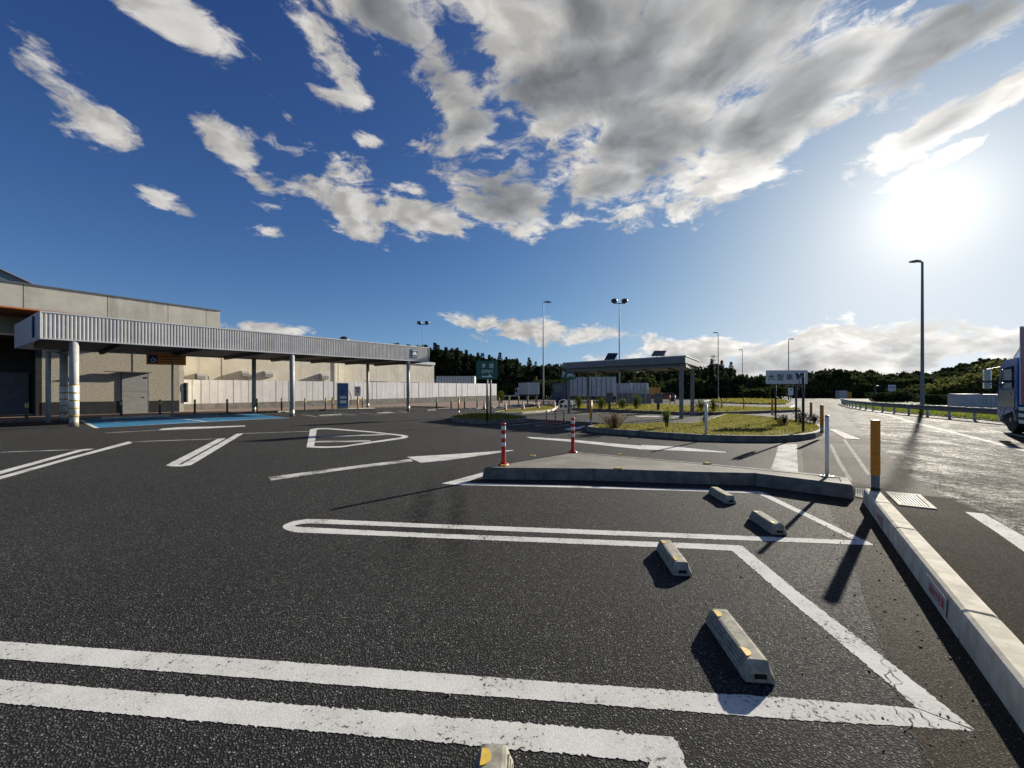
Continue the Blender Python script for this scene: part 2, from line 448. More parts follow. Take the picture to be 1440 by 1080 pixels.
pmat('orange_soffit', (.62,.19,.045), (.52,.16,.04), 2, .5)
pmat('amber_sign', (.80,.27,.045), (.70,.235,.04), 5, .5)
pmat('sign_blue', (.02,.045,.18), (.016,.035,.14), 6, .4)
pmat('sign_green', (.008,.125,.07), (.007,.10,.055), 6, .35)
pmat('sign_white', (.84,.84,.81), (.76,.76,.735), 6, .4)
pmat('letter_dark', (.10,.05,.02), None, 8, .5)
pmat('stencil_red', (.62,.02,.05), (.5,.018,.04), 40, .7)
pmat('steel', (.40,.39,.37), (.30,.295,.28), 20, .7, metal=.0, spec=.2, bmp=.2, bscale=80)
pmat('pit', (.006,.006,.006), None, 6, .9)
pmat('lamp_grey', (.20,.205,.21), (.16,.165,.17), 6, .45, metal=.4)
pmat('solar', (.012,.014,.022), (.016,.018,.028), 5, .18)
pmat('column', (.42,.41,.395), (.34,.335,.32), 4, .55, streak=(5, .35))
pmat('column_wrap', (.80,.78,.72), (.70,.68,.62), 8, .5)
pmat('ochre_band', (.45,.27,.035), (.36,.21,.03), 8, .5)
pmat('bare_steel', (.50,.46,.38), (.36,.33,.28), 9, .45, metal=.5)
pmat('truck_blue', (.02,.13,.48), (.017,.11,.42), 4, .28, coat=.6)
pmat('truck_silver', (.38,.40,.41), (.30,.315,.325), 5, .3, metal=.4, coat=.3)
pmat('truck_box', (.50,.51,.53), (.42,.43,.45), 2, .5, streak=(2, .4))
pmat('truck_red', (.34,.05,.12), (.27,.04,.10), 2, .45, streak=(2, .3))
pmat('truck_navy', (.02,.035,.10), (.018,.03,.085), 4, .3, coat=.4)
pmat('car_red', (.30,.02,.025), (.25,.018,.02), 4, .25, coat=.8)
pmat('chassis', (.02,.02,.021), (.03,.03,.03), 6, .6)
pmat('tyre', (.016,.016,.016), (.024,.024,.023), 14, .8)
pmat('chrome', (.75,.76,.77), (.66,.67,.68), 12, .16, metal=1)
pmat('glass_dark', (.012,.016,.02), (.016,.02,.024), 4, .06, spec=.8)
pmat('glass_roof', (.10,.16,.17), (.08,.13,.14), 4, .1, spec=.8)
pmat('cone_red', (.68,.07,.03), (.56,.055,.025), 9, .5, vary=.05)
pmat('bark', (.075,.055,.04), (.045,.034,.026), 10, .95, bmp=.6, bscale=20, bdist=.03)
pmat('barrier_grey', (.18,.19,.205), (.14,.15,.16), 3, .7, streak=(3, .3))

def leaf_mat(name, c1, c2, trans=.35, scale=.6):
    m, nt, b = new_mat(name)
    p = pos()
    n = noise(p, scale, 4, .6); n2 = noise(p, 9, 3, .6)
    col = mixc(smooth(n*.6 + n2*.4, .36, .64), c1, c2)
    setin(nt, b.inputs['Base Color'], col); b.inputs['Roughness'].default_value = .85; b.inputs['Specular IOR Level'].default_value = .04
    t = nt.nodes.new('ShaderNodeBsdfTranslucent'); setin(nt, t.inputs[0], mulc(col, 1.25))
    mx = nt.nodes.new('ShaderNodeMixShader'); mx.inputs[0].default_value = trans
    nt.links.new(b.outputs[0], mx.inputs[1]); nt.links.new(t.outputs[0], mx.inputs[2])
    nt.links.new(mx.outputs[0], nt.nodes['Material Output'].inputs[0]); M[name] = m
leaf_mat('grass_blade', (.27,.225,.055), (.14,.15,.032), .45, 1.1)
leaf_mat('grass_green', (.12,.135,.028), (.19,.175,.04), .5, 1.1)
leaf_mat('dry_grass', (.30,.19,.10), (.20,.12,.07), .35, 4)
leaf_mat('weed', (.09,.14,.025), (.17,.19,.035), .4, 3)
leaf_mat('cedar', (.022,.034,.016), (.038,.050,.020), .12, .25)
leaf_mat('broadleaf', (.036,.050,.018), (.064,.074,.024), .2, .2)
leaf_mat('light_leaf', (.085,.10,.028), (.13,.135,.04), .3, .3)
leaf_mat('verge_green', (.09,.15,.022), (.15,.18,.035), .5, 1.1)
leaf_mat('dark_shrub', (.03,.045,.02), (.05,.065,.025), .2, .8)

# ------------------------------------------------------------------ ground, asphalt, road
def sheet(name, poly, z, mat, parent=None, kind='structure'):
    mb = MB(); mb.add([(p[0], p[1], z) for p in poly], [tuple(range(len(poly)))])
    o = mb.build(name, mat, parent)
    if o.data.polygons[0].normal.z < 0: o.data.flip_normals()
    if parent is None: tag(o, kind=kind)
    return o
def grid_sheet(name, x0, x1, y0, y1, z, mat): return sheet(name, [(x0,y0),(x1,y0),(x1,y1),(x0,y1)], z, mat)
grid_sheet('ground', -2500, 2500, -2500, 2500, -.05, M['soil'])
lot = sheet('parking_lot', [(-90,-30),(12,-30),(30,10),(60,40),(70,125),(-40,125),(-90,40)], 0, M['coarse'])
KD = Vector((.713, 1)).normalized()            # direction of the long kerb
def kline(Y): return 2.39 + .713*(Y - 1.796)
road_left = [(1.5-.713*20,-1.7-20),(1.5,-1.7), XY(G(1444,757)), XY(G(1387,722)), XY(G(1330,700)), XY(G(1300,683)), XY(G(1278,668)), XY(G(1250,640)), XY(G(1218,613)), XY(G(1195,592)), XY(G(1183,581)), (33,42), (50,64), (56,100)]
road = sheet('road', road_left + [(75,100),(75,40),(40,5),(20,-22)], .0016, M['road'])
sheet('gutter', [(kline(-8)+.2,-8),(kline(5.9)+.2,5.9), XY(G(1298,697)), XY(G(1330,700)), XY(G(1387,722)), XY(G(1444,757)), (1.5,-1.7), (1.5-.713*6.3,-8)], .0008, M['gutter'])
sheet('kerbside_apron', [(kline(-8)+.1,-8),(kline(5.9)+.2,5.9), XY(G(1298,697)), XY(G(1330,700)), XY(G(1300,683)), XY(G(1278,668)), XY(G(1250,640)), XY(G(1218,613)), XY(G(1166,612)), XY(G(1128,625)), XY(G(1130,662)), XY(G(1150,695)),
      XY(G(1166,712)), XY(G(1181,738)), XY(G(1190,765)), XY(G(1203,793)), XY(G(1214,835)), XY(G(1230,880)), XY(G(1250,930)), XY(G(1300,1075)), (1.55,1.35), (1.55-.713*9.3,-8)], .0012, M['fine'])

# ------------------------------------------------------------------ painted markings
ZM = [.002]
def strip(name, ea, eb, mat='paint', step=.05, jit=.004, parent=None):
    """a painted strip between two edges measured in the photograph"""
    A = [G(*p) for p in ea]; B = [G(*p) for p in eb]
    L = sum((b-a).length for a, b in zip(A, A[1:]))
    n = max(2, min(600, int(L/(step if step > .051 else .0125))))
    A = resample(A, L/n); B2 = []
    LB = sum((b-a).length for a, b in zip(B, B[1:]))
    B2 = resample(B, LB/n)
    k = min(len(A), len(B2)); A, B2 = A[:k], B2[:k]
    ZM[0] += .00003; z = ZM[0]
    rr = random.Random(len(name)*7 + k)
    mb = MB(); vs = []; fs = []
    for i, (a, b) in enumerate(zip(A, B2)):
        w = (b-a); wn = w.normalized() if w.length > 1e-6 else Vector((0,0,0))
        a = a + wn*rr.gauss(0, jit); b = b + wn*rr.gauss(0, jit)
        vs += [(a.x, a.y, z), (b.x, b.y, z)]
        if i: fs.append((2*i-2, 2*i-1, 2*i+1, 2*i))
    mb.add(vs, fs); o = mb.build(name, M[mat], parent or lot)
    if o.data.polygons[0].normal.z < 0: o.data.flip_normals()
    return o
def line_w(name, pts, w, mat='paint', parent=None, step=.1, jit=.004):
    """a painted line of real width along ground points"""
    pts = [Vector(p) for p in pts]; e = []
    for i, p in enumerate(pts):
        t = (pts[min(i+1, len(pts)-1)] - pts[max(i-1, 0)]).normalized(); nrm = Vector((-t.y, t.x, 0))
        e.append((p + nrm*w/2, p - nrm*w/2))
    ZM[0] += .00003; z = ZM[0]
    A = resample([a for a, b in e], step); B = resample([b for a, b in e], step*sum((b[1]-a[1]).length for a, b in zip(e, e[1:]))/max(1e-6, sum((b[0]-a[0]).length for a, b in zip(e, e[1:]))))
    k = min(len(A), len(B)); rr = random.Random(k); vs = []; fs = []
    for i in range(k):
        vs += [(A[i].x+rr.gauss(0,jit), A[i].y+rr.gauss(0,jit), z), (B[i].x+rr.gauss(0,jit), B[i].y+rr.gauss(0,jit), z)]
        if i: fs.append((2*i-2, 2*i-1, 2*i+1, 2*i))
    o = MB().add(vs, fs).build(name, M[mat], parent or lot)
    if o.data.polygons[0].normal.z < 0: o.data.flip_normals()
    return o
# nearest bay
strip('parking_line', [(-300,878),(0,902),(400,930.5),(800,961),(1120,983),(1247,993),(1290,997)], [(-300,903),(0,926.5),(400,957.5),(800,988),(1120,1012.7),(1250,1020.5),(1369,1028)])
strip('parking_line', [(1044,768),(1120,831),(1247,928),(1371,1027)], [(1029,774.5),(1118,851),(1257,967),(1290,996)])
strip('parking_line', [(-300,931),(0,956),(400,990),(800,1022),(905,1033.5)], [(-300,963),(0,989),(400,1025),(800,1061),(911,1072.5)])
strip('parking_line', [(947,1037),(958,1054),(985,1150),(1050,1400)], [(903.5,1033.3),(913,1082),(930,1150),(975,1400)])
# second bay: a hairpin of two lines
strip('parking_line', [(452,730.2),(620,737.5),(720,741),(980,751),(1210,760.5)], [(452,736.6),(620,743),(720,747.3),(980,757.5),(1231,767)])
strip('parking_line', [(418,741),(620,751),(720,754.5),(980,764.5),(1044,767.5)], [(418,748.9),(620,757),(720,761.2),(980,772),(1031,775)])
strip('parking_line', [(452,730.2),(432,730.2),(412,733.2),(399,738.2),(397.5,742.5),(405,746.6),(418,748.9)], [(452,736.6),(437,736.2),(424,737),(416,738.6),(414.5,739.6),(415.5,740.5),(418,741)], step=.03, jit=.003)
strip('parking_line', [(1072,692),(1231,767)], [(1064,693.5),(1196,757.5)])
strip('parking_line', [(652,679),(820,683.5),(980,688),(1070,691.6)], [(644,682),(820,686.2),(980,691),(1066,694)])
strip('parking_line', [(679,664.5),(621,680)], [(683,668.5),(643,682)])
# bays on the left
strip('parking_line', [(-60,679),(0,662.5),(115,631.5),(133,631)], [(-60,683.5),(0,667),(117,634),(124,633.2)], 'paint', .12)
strip('parking_line', [(-60,688),(0,670),(100,642.5),(181,620.8)], [(-60,693),(0,674.2),(103,644.8),(186,623)], 'paint', .12)
line_w('parking_line', [G(-60,639), G(0,636), G(118,632)], .13, 'thin_paint')
line_w('parking_line', [G(182,621.4), G(316,616.8)], .13, 'thin_paint')
strip('parking_line', [(233,654.5),(306,617.3),(315,616.3)], [(249,654.5),(313,619),(317.5,617.4)], 'paint', .1)
strip('parking_line', [(255,653.5),(333,610)], [(269,654),(343,609.3)], 'paint', .1)
strip('parking_line', [(233,654.5),(241,656),(256,656),(269,654)], [(245,653.2),(246,653.4),(251,653.6),(256,653.2)], 'paint', .05)
line_w('parking_line', [G(343,609.6), G(437,606.5)], .13, 'thin_paint')
line_w('parking_line', [G(148,608.8), G(222,605), G(300,602)], .16, 'thin_paint')
# hatched triangle
strip('hatched_marking', [(436,604),(431,629)], [(445.5,604),(441.5,629.3)], 'paint', .06)
strip('hatched_marking', [(436,603.8),(447,602.2),(462,602),(520,606.5),(566,611.5),(572,612.6)], [(445,604.6),(450,603.6),(462,603.6),(520,608),(564,613),(566,613.9)], 'paint', .1)
strip('hatched_marking', [(573,612.8),(574.5,614.6),(568,616.8),(520,623.5),(480,629.2),(455,630),(431,629.3)], [(565,613.6),(565.5,614.2),(561,615.4),(520,621.4),(480,627.3),(456,628),(441,627.4)], 'paint', .1)
strip('hatched_marking', [(442,613.2),(480,612.2),(548,610.4)], [(442,614.6),(480,613.8),(552,611.4)], 'worn_paint', .12)
strip('hatched_marking', [(442,620.2),(522,619.2)], [(441.5,622.2),(520,621.2)], 'worn_paint', .12)
# lane arrows
strip('lane_arrow', [(377.5,671),(480,657.5),(577.5,645.5)], [(381.5,675.8),(485,660.8),(581,648.8)], 'worn_paint', .06)
strip('lane_arrow', [(572,642.6),(625,639.5),(660,637.2),(722,632.8)], [(592,650.8),(625,647.8),(660,643),(722,633.6)], 'paint', .06)
strip('lane_arrow', [(740,614.2),(800,618),(875,624.8),(903,627)], [(746,616.6),(800,621),(872,628.8),(900,631.6)], 'paint', .06)
strip('lane_arrow', [(902,625.6),(950,628.2),(1021,635.6)], [(897,631.8),(950,633.6),(1021,636.6)], 'paint', .06)
strip('lane_arrow', [(228,602.8),(250,600.8),(300,599.8),(345,598.4)], [(222,605),(250,603.6),(300,602),(345,599.6)], 'paint', .1)
# stop line across the side lane
strip('stop_line', [(1095,624.3),(1091,640),(1084,660)], [(1121,624.6),(1121,640),(1122.5,664.5)], 'worn_paint', .05)
# strips near the motorcycle bay and the far islands
line_w('lane_line', [G(716,598.3), G(745,595.8), G(768,593.6)], .16, 'thin_paint')
line_w('lane_line', [G(752,598.6), G(775,600), G(800,597)], .14, 'thin_paint')
line_w('lane_line', [G(752,598.6), G(772,596.6), G(795,594.6)], .14, 'thin_paint')
strip('lane_arrow', [(793,603.5),(812,600.6),(822,598.6)], [(800,605),(815,603),(823,599.4)], 'paint', .1)
line_w('lane_line', [G(812,582.8), G(830,581)], .2, 'thin_paint')
strip('bay_marking', [(892,584.4),(926,584.8)], [(898,586.6),(930,586.4)], 'worn_paint', .2)
strip('bay_marking', [(938,587.4),(955,585)], [(946,588.6),(958,586.6)], 'worn_paint', .2)
# road edge line and dashes on the right
line_w('edge_line', [G(1182,568.8), G(1200,572.4), G(1230,579.2), G(1262,587.2), G(1294,596.6), G(1340,608), G(1440,633.2), G(1600,676)], .17, 'road_paint', road)
strip('road_dash', [(1357,720),(1384,722.5),(1444,757)], [(1360,722),(1400,748),(1444,779)], 'road_paint', .05, .004, road)
line_w('road_dash', [G(1380,603.5), G(1409,608), G(1450,616)], .14, 'road_paint', road)
line_w('road_dash', [G(1167,591.6), G(1190,593), G(1213,594.6)], .16, 'road_paint', road)
line_w('road_dash', [G(1298,620), G(1327,623)], .13, 'road_paint', road)
line_w('road_dash', [G(1280,615.5), G(1297,617.6)], .16, 'road_paint', road)
line_w('lane_line', [G(1040,573.2), G(1090,573.2), G(1140,575)], .2, 'paint')
strip('lane_line', [(1106,574.5),(1116,569.3)], [(1112,574.5),(1121,569.3)], 'paint', .3)
strip('lane_line', [(988,563.4),(1002,562)], [(990,565),(1008,563)], 'paint', .4)

line_w('ghost_line', [G(1168,625), G(1180,650), G(1196,676)], .07, 'ghost_paint'); line_w('ghost_line', [G(1187,618), G(1207,646), G(1222,668)], .07, 'ghost_paint')
# ------------------------------------------------------------------ kerbed islands
KERB_MESH = {}
def kerb_run(parent, pts, h, w, block, closed, mat, batter=.02, gap=.008, inside=None, name='kerb_stone'):
    """blocks laid end to end along the outer line; each block is its own stone"""
    q = resample(pts, block, closed); n = len(q)
    def nrm(i):
        if closed: t = (q[(i+1) % n] - q[i-1])
        else: t = (q[min(i+1, n-1)] - q[max(i-1, 0)])
        t = Vector((t.x, t.y, 0)).normalized(); return Vector((-t.y, t.x, 0))*inside, t
    for i in range(n if closed else n-1):
        a, b = q[i], q[(i+1) % n]
        na, ta = nrm(i); nb, tb = nrm((i+1) % n)
        ta = tb = (b-a).normalized()
        a2, b2 = a + ta*gap/2, b - tb*gap/2
        c = .014
        def prof(p, nn, s):
            return [p+Vector((0,0,-.03)), p+nn*batter*.9+Vector((0,0,h-c*1.4)), p+nn*(batter+c)+Vector((0,0,h)), p+nn*(w-c)+Vector((0,0,h)), p+nn*w+Vector((0,0,h-c)), p+nn*w+Vector((0,0,-.03))]
        e = .006
        ra, rb = prof(a2, na, 0), prof(b2, nb, 0)
        def shrink(r, t):
            cen = sum(r, Vector())/len(r); return [p + (cen-p).normalized()*e + t*(-e) for p in r]
        mid = [(x+y)/2 for x, y in zip(ra, rb)]
        rings = [shrink(ra, ta*1.0), ra, rb, shrink(rb, -tb*1.0)]
        mb = MB(); mb.loft(rings if inside < 0 else [list(reversed(r)) for r in rings])
        mb.build(name, mat, parent)
def ring_world(pxs, z): return [G(x, y, z) for x, y in pxs]
def ground0(vs): return [Vector((v.x, v.y, 0)) for v in vs]
def grass(name, poly, z, n, h, mats, label, seed=1, wide=.012, lean=.6, holes=()):
    rr = random.Random(seed); xs = [p[0] for p in poly]; ys = [p[1] for p in poly]
    mb = MB(); k = 0; tries = 0
    pn = [(rr.uniform(min(xs), max(xs)), rr.uniform(min(ys), max(ys)), rr.uniform(.5, 1.5)) for _ in range(60)]
    while k < n and tries < n*6:
        tries += 1
        x, y = rr.uniform(min(xs), max(xs)), rr.uniform(min(ys), max(ys))
        if not in_poly(x, y, poly): continue
        dd = min((x-a)**2+(y-b)**2 for a, b, c in pn)
        tuft = 1.5 if dd < .12 else 1.0
        hh = h*rr.uniform(.35, 1.15)*tuft*(1.8 if rr.random() < .02 else 1)
        a = rr.uniform(0, 6.283); dx, dy = math.cos(a)*wide, math.sin(a)*wide
        lx, ly = rr.gauss(0, lean)*hh, rr.gauss(0, lean)*hh
        b = len(mb.v)
        mb.v += [(x-dx, y-dy, z), (x+dx, y+dy, z), (x+lx*.45+dx*.6, y+ly*.45+dy*.6, z+hh*.62), (x+lx*.45-dx*.6, y+ly*.45-dy*.6, z+hh*.62), (x+lx, y+ly, z+hh)]
        mi = 0 if rr.random() < .72 else 1
        mb.f += [(b, b+1, b+2, b+3), (b+3, b+2, b+4)]; mb.m += [mi, mi]; k += 1
    return tag(mb.build(name, mats), label, 'grass', kind='stuff')

# front concrete island
iz = .21
top = [(681,657.5),(835,659),(1000,664),(1062,665.3),(1199,682),(1193,671),(1085,660.3),(980,650.3),(805,635)]
V = ground0(ring_world(top, iz))
isl = thing('traffic_island', 'bare concrete traffic island with two red and white posts at its tip', 'traffic island', (2.5,7,0))
def rel(vs, o): return [Vector((v.x - o.location.x, v.y - o.location.y, v.z if len(v) > 2 else 0)) for v in vs]
Vr = rel(V, isl)
area = sum(Vr[i].x*Vr[(i+1) % len(Vr)].y - Vr[(i+1) % len(Vr)].x*Vr[i].y for i in range(len(Vr)))
# stones laid side by side between the photographed joints
def kerb_corners(parent, pts, h, w, mat, inside, name='kerb_stone', maxlen=2.0, batter=.02):
    n = len(pts)
    nr = []
    for i in range(n):
        d1 = (pts[i]-pts[i-1]).normalized(); d2 = (pts[(i+1) % n]-pts[i]).normalized()
        n1 = Vector((-d1.y, d1.x, 0))*inside; n2 = Vector((-d2.y, d2.x, 0))*inside
        m = (n1+n2).normalized(); nr.append(m/max(.4, m.dot(n1)))
    for i in range(n):
        a, b = pts[i], pts[(i+1) % n]; L = (b-a).length; k = max(1, round(L/maxlen)); t = (b-a).normalized()
        for j in range(k):
            f0, f1 = j/k, (j+1)/k
            p, q = a.lerp(b, f0)+t*.004, a.lerp(b, f1)-t*.004
            na = nr[i] if j == 0 else Vector((-t.y, t.x, 0))*inside
            nb = nr[(i+1) % n] if j == k-1 else Vector((-t.y, t.x, 0))*inside
            c = .016
            def prof(p, nn): return [p+Vector((0,0,-.03))-nn*batter, p+Vector((0,0,h-c*1.4))-nn*.004, p+nn*c+Vector((0,0,h)), p+nn*(w-c)+Vector((0,0,h)), p+nn*w+Vector((0,0,h-c)), p+nn*w+Vector((0,0,-.03))]
            rings = [prof(p, na), prof(q, nb)]
            MB().loft(rings if inside < 0 else [list(reversed(r)) for r in rings]).build(name, mat, parent)
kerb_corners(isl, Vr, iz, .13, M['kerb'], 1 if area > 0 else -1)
sl_ = MB().prism(inset([XY(v) for v in Vr], .128), -.02, iz-.006); sl_.build('concrete_slab', M['slab'], isl)
# loose end stone look: studs with yellow reflectors along the island rim
def stud(px, py, lab):
    p = G(px, py, iz)
    mb = MB(); mb.loft([[(-.07,-.045,0),(.07,-.045,0),(.07,.045,0),(-.07,.045,0)], [(-.05,-.03,.022),(.05,-.03,.022),(.05,.03,.022),(-.05,.03,.022)]])
    return tag(mb.build('road_stud', M['yellow_reflector'], None, (p.x, p.y, iz)), lab, 'road stud', 'yellow studs on the front island')
stud(708, 655.4, 'small yellow stud at the foot of the left red post on the front island')
stud(749, 641.4, 'small yellow stud on the left sloping rim of the front island')
stud(869, 659.4, 'small yellow stud at the middle of the front rim of the concrete island')
stud(872, 639.6, 'small yellow stud on the back rim of the front island')
stud(995, 652.2, 'small yellow stud near the right end of the front island back rim')

# red and white flexible posts
def flex_post(loc, h, label, group, n=3):
    t = thing('delineator_post', label, 'post', loc, 0, group)
    MB().lathe([(.105,0),(.105,.012),(.08,.03),(.05,.05)], 20).build('base', M['red_plastic'], t, smooth_=True)
    MB().lathe([(.046,.045),(.041,.08),(.040,h-.03),(.043,h-.028),(.043,h-.006),(.034,h)], 18).build('tube', M['red_plastic'], t, smooth_=True)
    for i in range(n):
        z1 = h - .055 - i*(.155 if h > .7 else .135)
        MB().lathe([(.0432,z1-.075),(.0432,z1)], 18, cap0=False, cap1=False).build('reflective_band', M['white_band'], t, smooth_=True)
    for i in range(4):
        a = i*1.571+.6; MB().lathe([(.012,.012),(.012,.03),(.004,.034)], 6, (math.cos(a)*.088, math.sin(a)*.088, 0)).build('bolt', M['dark_metal'], t)
    return t
g = G(708,653.5,iz); flex_post((g.x,g.y,iz-.004), .80, 'red and white post at the left tip of the concrete island', 'red posts on the front island')
g = G(805.5,636,iz); flex_post((g.x,g.y,iz-.004), .80, 'red and white post at the far corner of the concrete island', 'red posts on the front island')
for i, (px, py) in enumerate(((768.4,596.3),(781,596.8),(792.8,595))):
    g = G(px, py); flex_post((g.x,g.y,0.012), .65, f'{("left","middle","right")[i]} of the three short red posts beside the oval island', 'short red posts beside the oval island')

# long kerb on the right
kr = thing('long_kerb', 'long pale concrete kerb running along the right edge of the bays', 'kerb', (kline(0),0,0))
ys = [5.62, 4.93, 4.0, 2.49, .98, -.55, -2.1]
kn = Vector((KD.y, -KD.x, 0))
for y1, y0 in zip(ys, ys[1:]):
    a = Vector((kline(y0)-kline(0), y0, 0)); b = Vector((kline(y1)-kline(0), y1, 0)); t = (b-a).normalized()
    a += t*.009; b -= t*.009
    def prof(p, g=0):
        z = Vector((0,0,1)); w, h, c = .185, .2, .028
        pts = [p-z*.03, p+kn*.012+z*(h-c*1.3), p+kn*.020+z*(h-c*.5), p+kn*(.014+c)+z*h, p+kn*(w-c)+z*h, p+kn*(w-.008)+z*(h-c*.5), p+kn*w+z*(h-c*1.3), p+kn*(w+.01)-z*.03]
        cen = sum(pts, Vector())/8
        return [q + (cen-q).normalized()*g for q in pts]
    rings = [prof(a, .010), prof(a+t*.010), prof(b-t*.010), prof(b, .010)]
    MB().loft(rings).build('kerb_stone', M['kerb_near'], kr)
for o in [c for c in bpy.data.objects if c.parent == kr]: o.data.flip_normals() if o.data.polygons[0].normal.dot(Vector((-kn.x,-kn.y,0))) < 0 else None
# stencilled plates on the kerb face
def kerb_plate(yc, length, s, dirty):
    rz = math.atan2(-KD.y, -KD.x)
    e = MB().box((-length/2, -.0015, .03), (length/2, 0, .160)); o = e.build('stencil_plate', M['plate_grey'] if not dirty else M['kerb_near'], kr)
    o.location = Vector((kline(yc)-kline(0), yc, 0)) - Vector((kn.x, kn.y, 0))*.004 + Vector((0,0,0)); o.rotation_euler = (R(-3), 0, rz)
    t = text_mb(s, length*.74, .072, None, -.003, 0.02, .095)
    l = t.build('lettering', M['stencil_red'], o)
    return o
kerb_plate(2.86, .47, '前向き駐車', False)
kerb_plate(4.62, .34, '前向き駐車', True)

# square orange post with grey foot, on the kerb end
def square_post(loc, h, w, label, rz=0, body='orange_plastic', foot=.22, group=None, base=True):
    t = thing('marker_post', label, 'post', loc, rz, group)
    MB().box((-w/2,-w/2,foot), (w/2,w/2,h), bev=.006).build('sleeve', M[body], t)
    MB().box((-w*.44,-w*.44,.05), (w*.44,w*.44,foot-.001), bev=.004).build('grey_foot', M['grey_paint'], t)
    if base: MB().box((-w*.47,-w*.47,-.004), (w*.47,w*.47,.0495)).build('rubber_shoe', M['black_rubber'], t)
    for z in (h*.30, h*.52, h*.72):
        if z > foot + .05: MB().box((-w/2-.001,-w/2-.001,z), (w/2+.001,w/2+.001,z+.004)).build('joint_line', M['letter_dark'], t)
    return t
g = G(1231,690,.2); square_post((g.x,g.y,.2), 1.0, .080, 'tall orange square post on the near end of the long kerb', R(8))
# slim white post on the island end
g = G(1163,669.5,iz)
t = thing('slim_post', 'slim white post bolted to the right end of the concrete island', 'post', (g.x,g.y,iz))
MB().box((-.09,-.06,0),(.09,.06,.01)).build('base_plate', M['galvanised'], t)
MB().tube([(0,0,.01),(0,0,.985)], .027, 12).build('tube', M['sign_white'], t, smooth_=True)
MB().lathe([(.029,.975),(.029,1.0),(.012,1.008)], 12).build('cap', M['grey_paint'], t)
for sx in (-1,1): MB().lathe([(.012,.01),(.012,.026),(.005,.03)], 6, (sx*.065,0,0)).build('bolt', M['dark_metal'], t)

# drain gratings
def grating(quad, nb, label):
    q = [G(*p) for p in quad]; c = sum(q, Vector())/4
    t = thing('drain_grate', label, 'drain grate', (c.x,c.y,0)); q = [v-Vector((c.x,c.y,0)) for v in q]
    def at(u, v): return q[0].lerp(q[1], u).lerp(q[3].lerp(q[2], u), v)
    MB().add([at(.08,.1)+Vector((0,0,.008)), at(.86,.1)+Vector((0,0,.008)), at(.86,.92)+Vector((0,0,.008)), at(.08,.92)+Vector((0,0,.008))], [(0,1,2,3)]).build('pit', M['pit'], t)
    fr = MB()
    for (u0,u1,v0,v1) in ((0,1,0,.1),(0,1,.92,1),(0,.08,.1,.92),(.86,1,.1,.92)):
        a = [at(u0,v0),at(u1,v0),at(u1,v1),at(u0,v1)]
        fr.loft([[p+Vector((0,0,.0)) for p in a],[p+Vector((0,0,.016)) for p in a]])
    fr.build('frame', M['kerb_near'], t)
    for i in range(nb):
        u = .09 + .76*i/nb; w = .76/nb*.48
        a = [at(u,.1),at(u+w,.1),at(u+w,.92),at(u,.92)]
        MB().loft([[p+Vector((0,0,.009)) for p in a],[p+Vector((0,0,.017)) for p in a]]).build('bar', M['steel'], t)
    for o in [x for x in bpy.data.objects if x.parent == t]:
        pass
grating([(1244,692),(1294,696.5),(1318,717),(1264,711)], 9, 'steel drain grating right of the long kerb end')
grating([(1203,687.5),(1218,688.6),(1218,702),(1203,699)], 5, 'small steel drain grating between the island end and the long kerb')
grating([(1166,604.2),(1176,604.4),(1211,618.6),(1188,617)], 12, 'pale drain grating at the right nose of the grassy island')

# ------------------------------------------------------------------ wheel stops
def wheel_stop_meshes():
    L, w, tw, h = .56, .162, .085, .105
    def ring(y, k, zz=1.0): return [(-w/2*k,y,0),(w/2*k,y,0),(w/2*k,y,.03*zz),(tw/2+.01,y,h*zz),(tw/2-.004,y,h*zz+.004*zz),(-tw/2+.004,y,h*zz+.004*zz),(-tw/2-.01,y,h*zz),(-w/2*k,y,.03*zz)]
    mb = MB(); mb.loft([ring(-L/2,.94,.60), ring(-L/2+.03,1,1), ring(L/2-.03,1,1), ring(L/2,.94,.60)])
    # ribbed flanks, two fields of three ribs on each side
    for s in (-1,1):
        for (y0,y1) in ((-L/2+.055,-.014),(.014,L/2-.055)):
            for k in range(3):
                f0, f1 = .16+k*.26, .16+k*.26+.15
                def pt(f, off): 
                    x = (w/2+(tw/2+.01-w/2)*f)*s; z = .03+(h-.03)*f
                    nx, nz = s*.85, .5; return (x+nx*off, z+nz*off)
                a, b, c, d = pt(f0,-.002), pt(f0+.03,.009), pt(f1-.03,.009), pt(f1,-.002)
                r0 = [(p[0],y0,p[1]) for p in (a,b,c,d)]; r1 = [(p[0],y1,p[1]) for p in (a,b,c,d)]
                mb.loft([r0,r1] if s > 0 else [list(reversed(r0)),list(reversed(r1))])
    body = mb.mesh('body', M['stop_concrete'])
    rf = MB(); n = 12; top = []; 
    for i in range(n+1):
        a = math.pi*i/n; top.append((-tw/2-.006+math.sin(a)*.040, -math.cos(a)*.038))
    rf.loft([[(x,y,h+.002) for x,y in top],[(x,y,h+.0075) for x,y in top]])
    m2 = rf.mesh('reflector', M['yellow_reflector'])
    rec = MB().box((-.032,-L/2-.003,.022),(.032,-L/2+.012,.048)).mesh('end_socket', M['pit'])
    return body, m2, rec
wsb, wsr, wse = wheel_stop_meshes()
def wheel_stop(c, rz, label, group):
    t = thing('wheel_stop', label, 'wheel stop', c, rz, group)
    share('body', wsb, t)
    for y in (-.19,.19): share('reflector', wsr, t, (0,y,0))
    share('end_socket', wse, t)
    return t
def ws_px(fl, nl, nr, label):
    a, b, c = G(*fl), G(*nl), G(*nr); ax = (b-a); m = (a+b)/2 + (c-b)/2
    rz = math.atan2(-ax.y, -ax.x) - math.pi/2
    return wheel_stop((m.x,m.y,.004), rz, label, 'concrete wheel stops in the near bays')
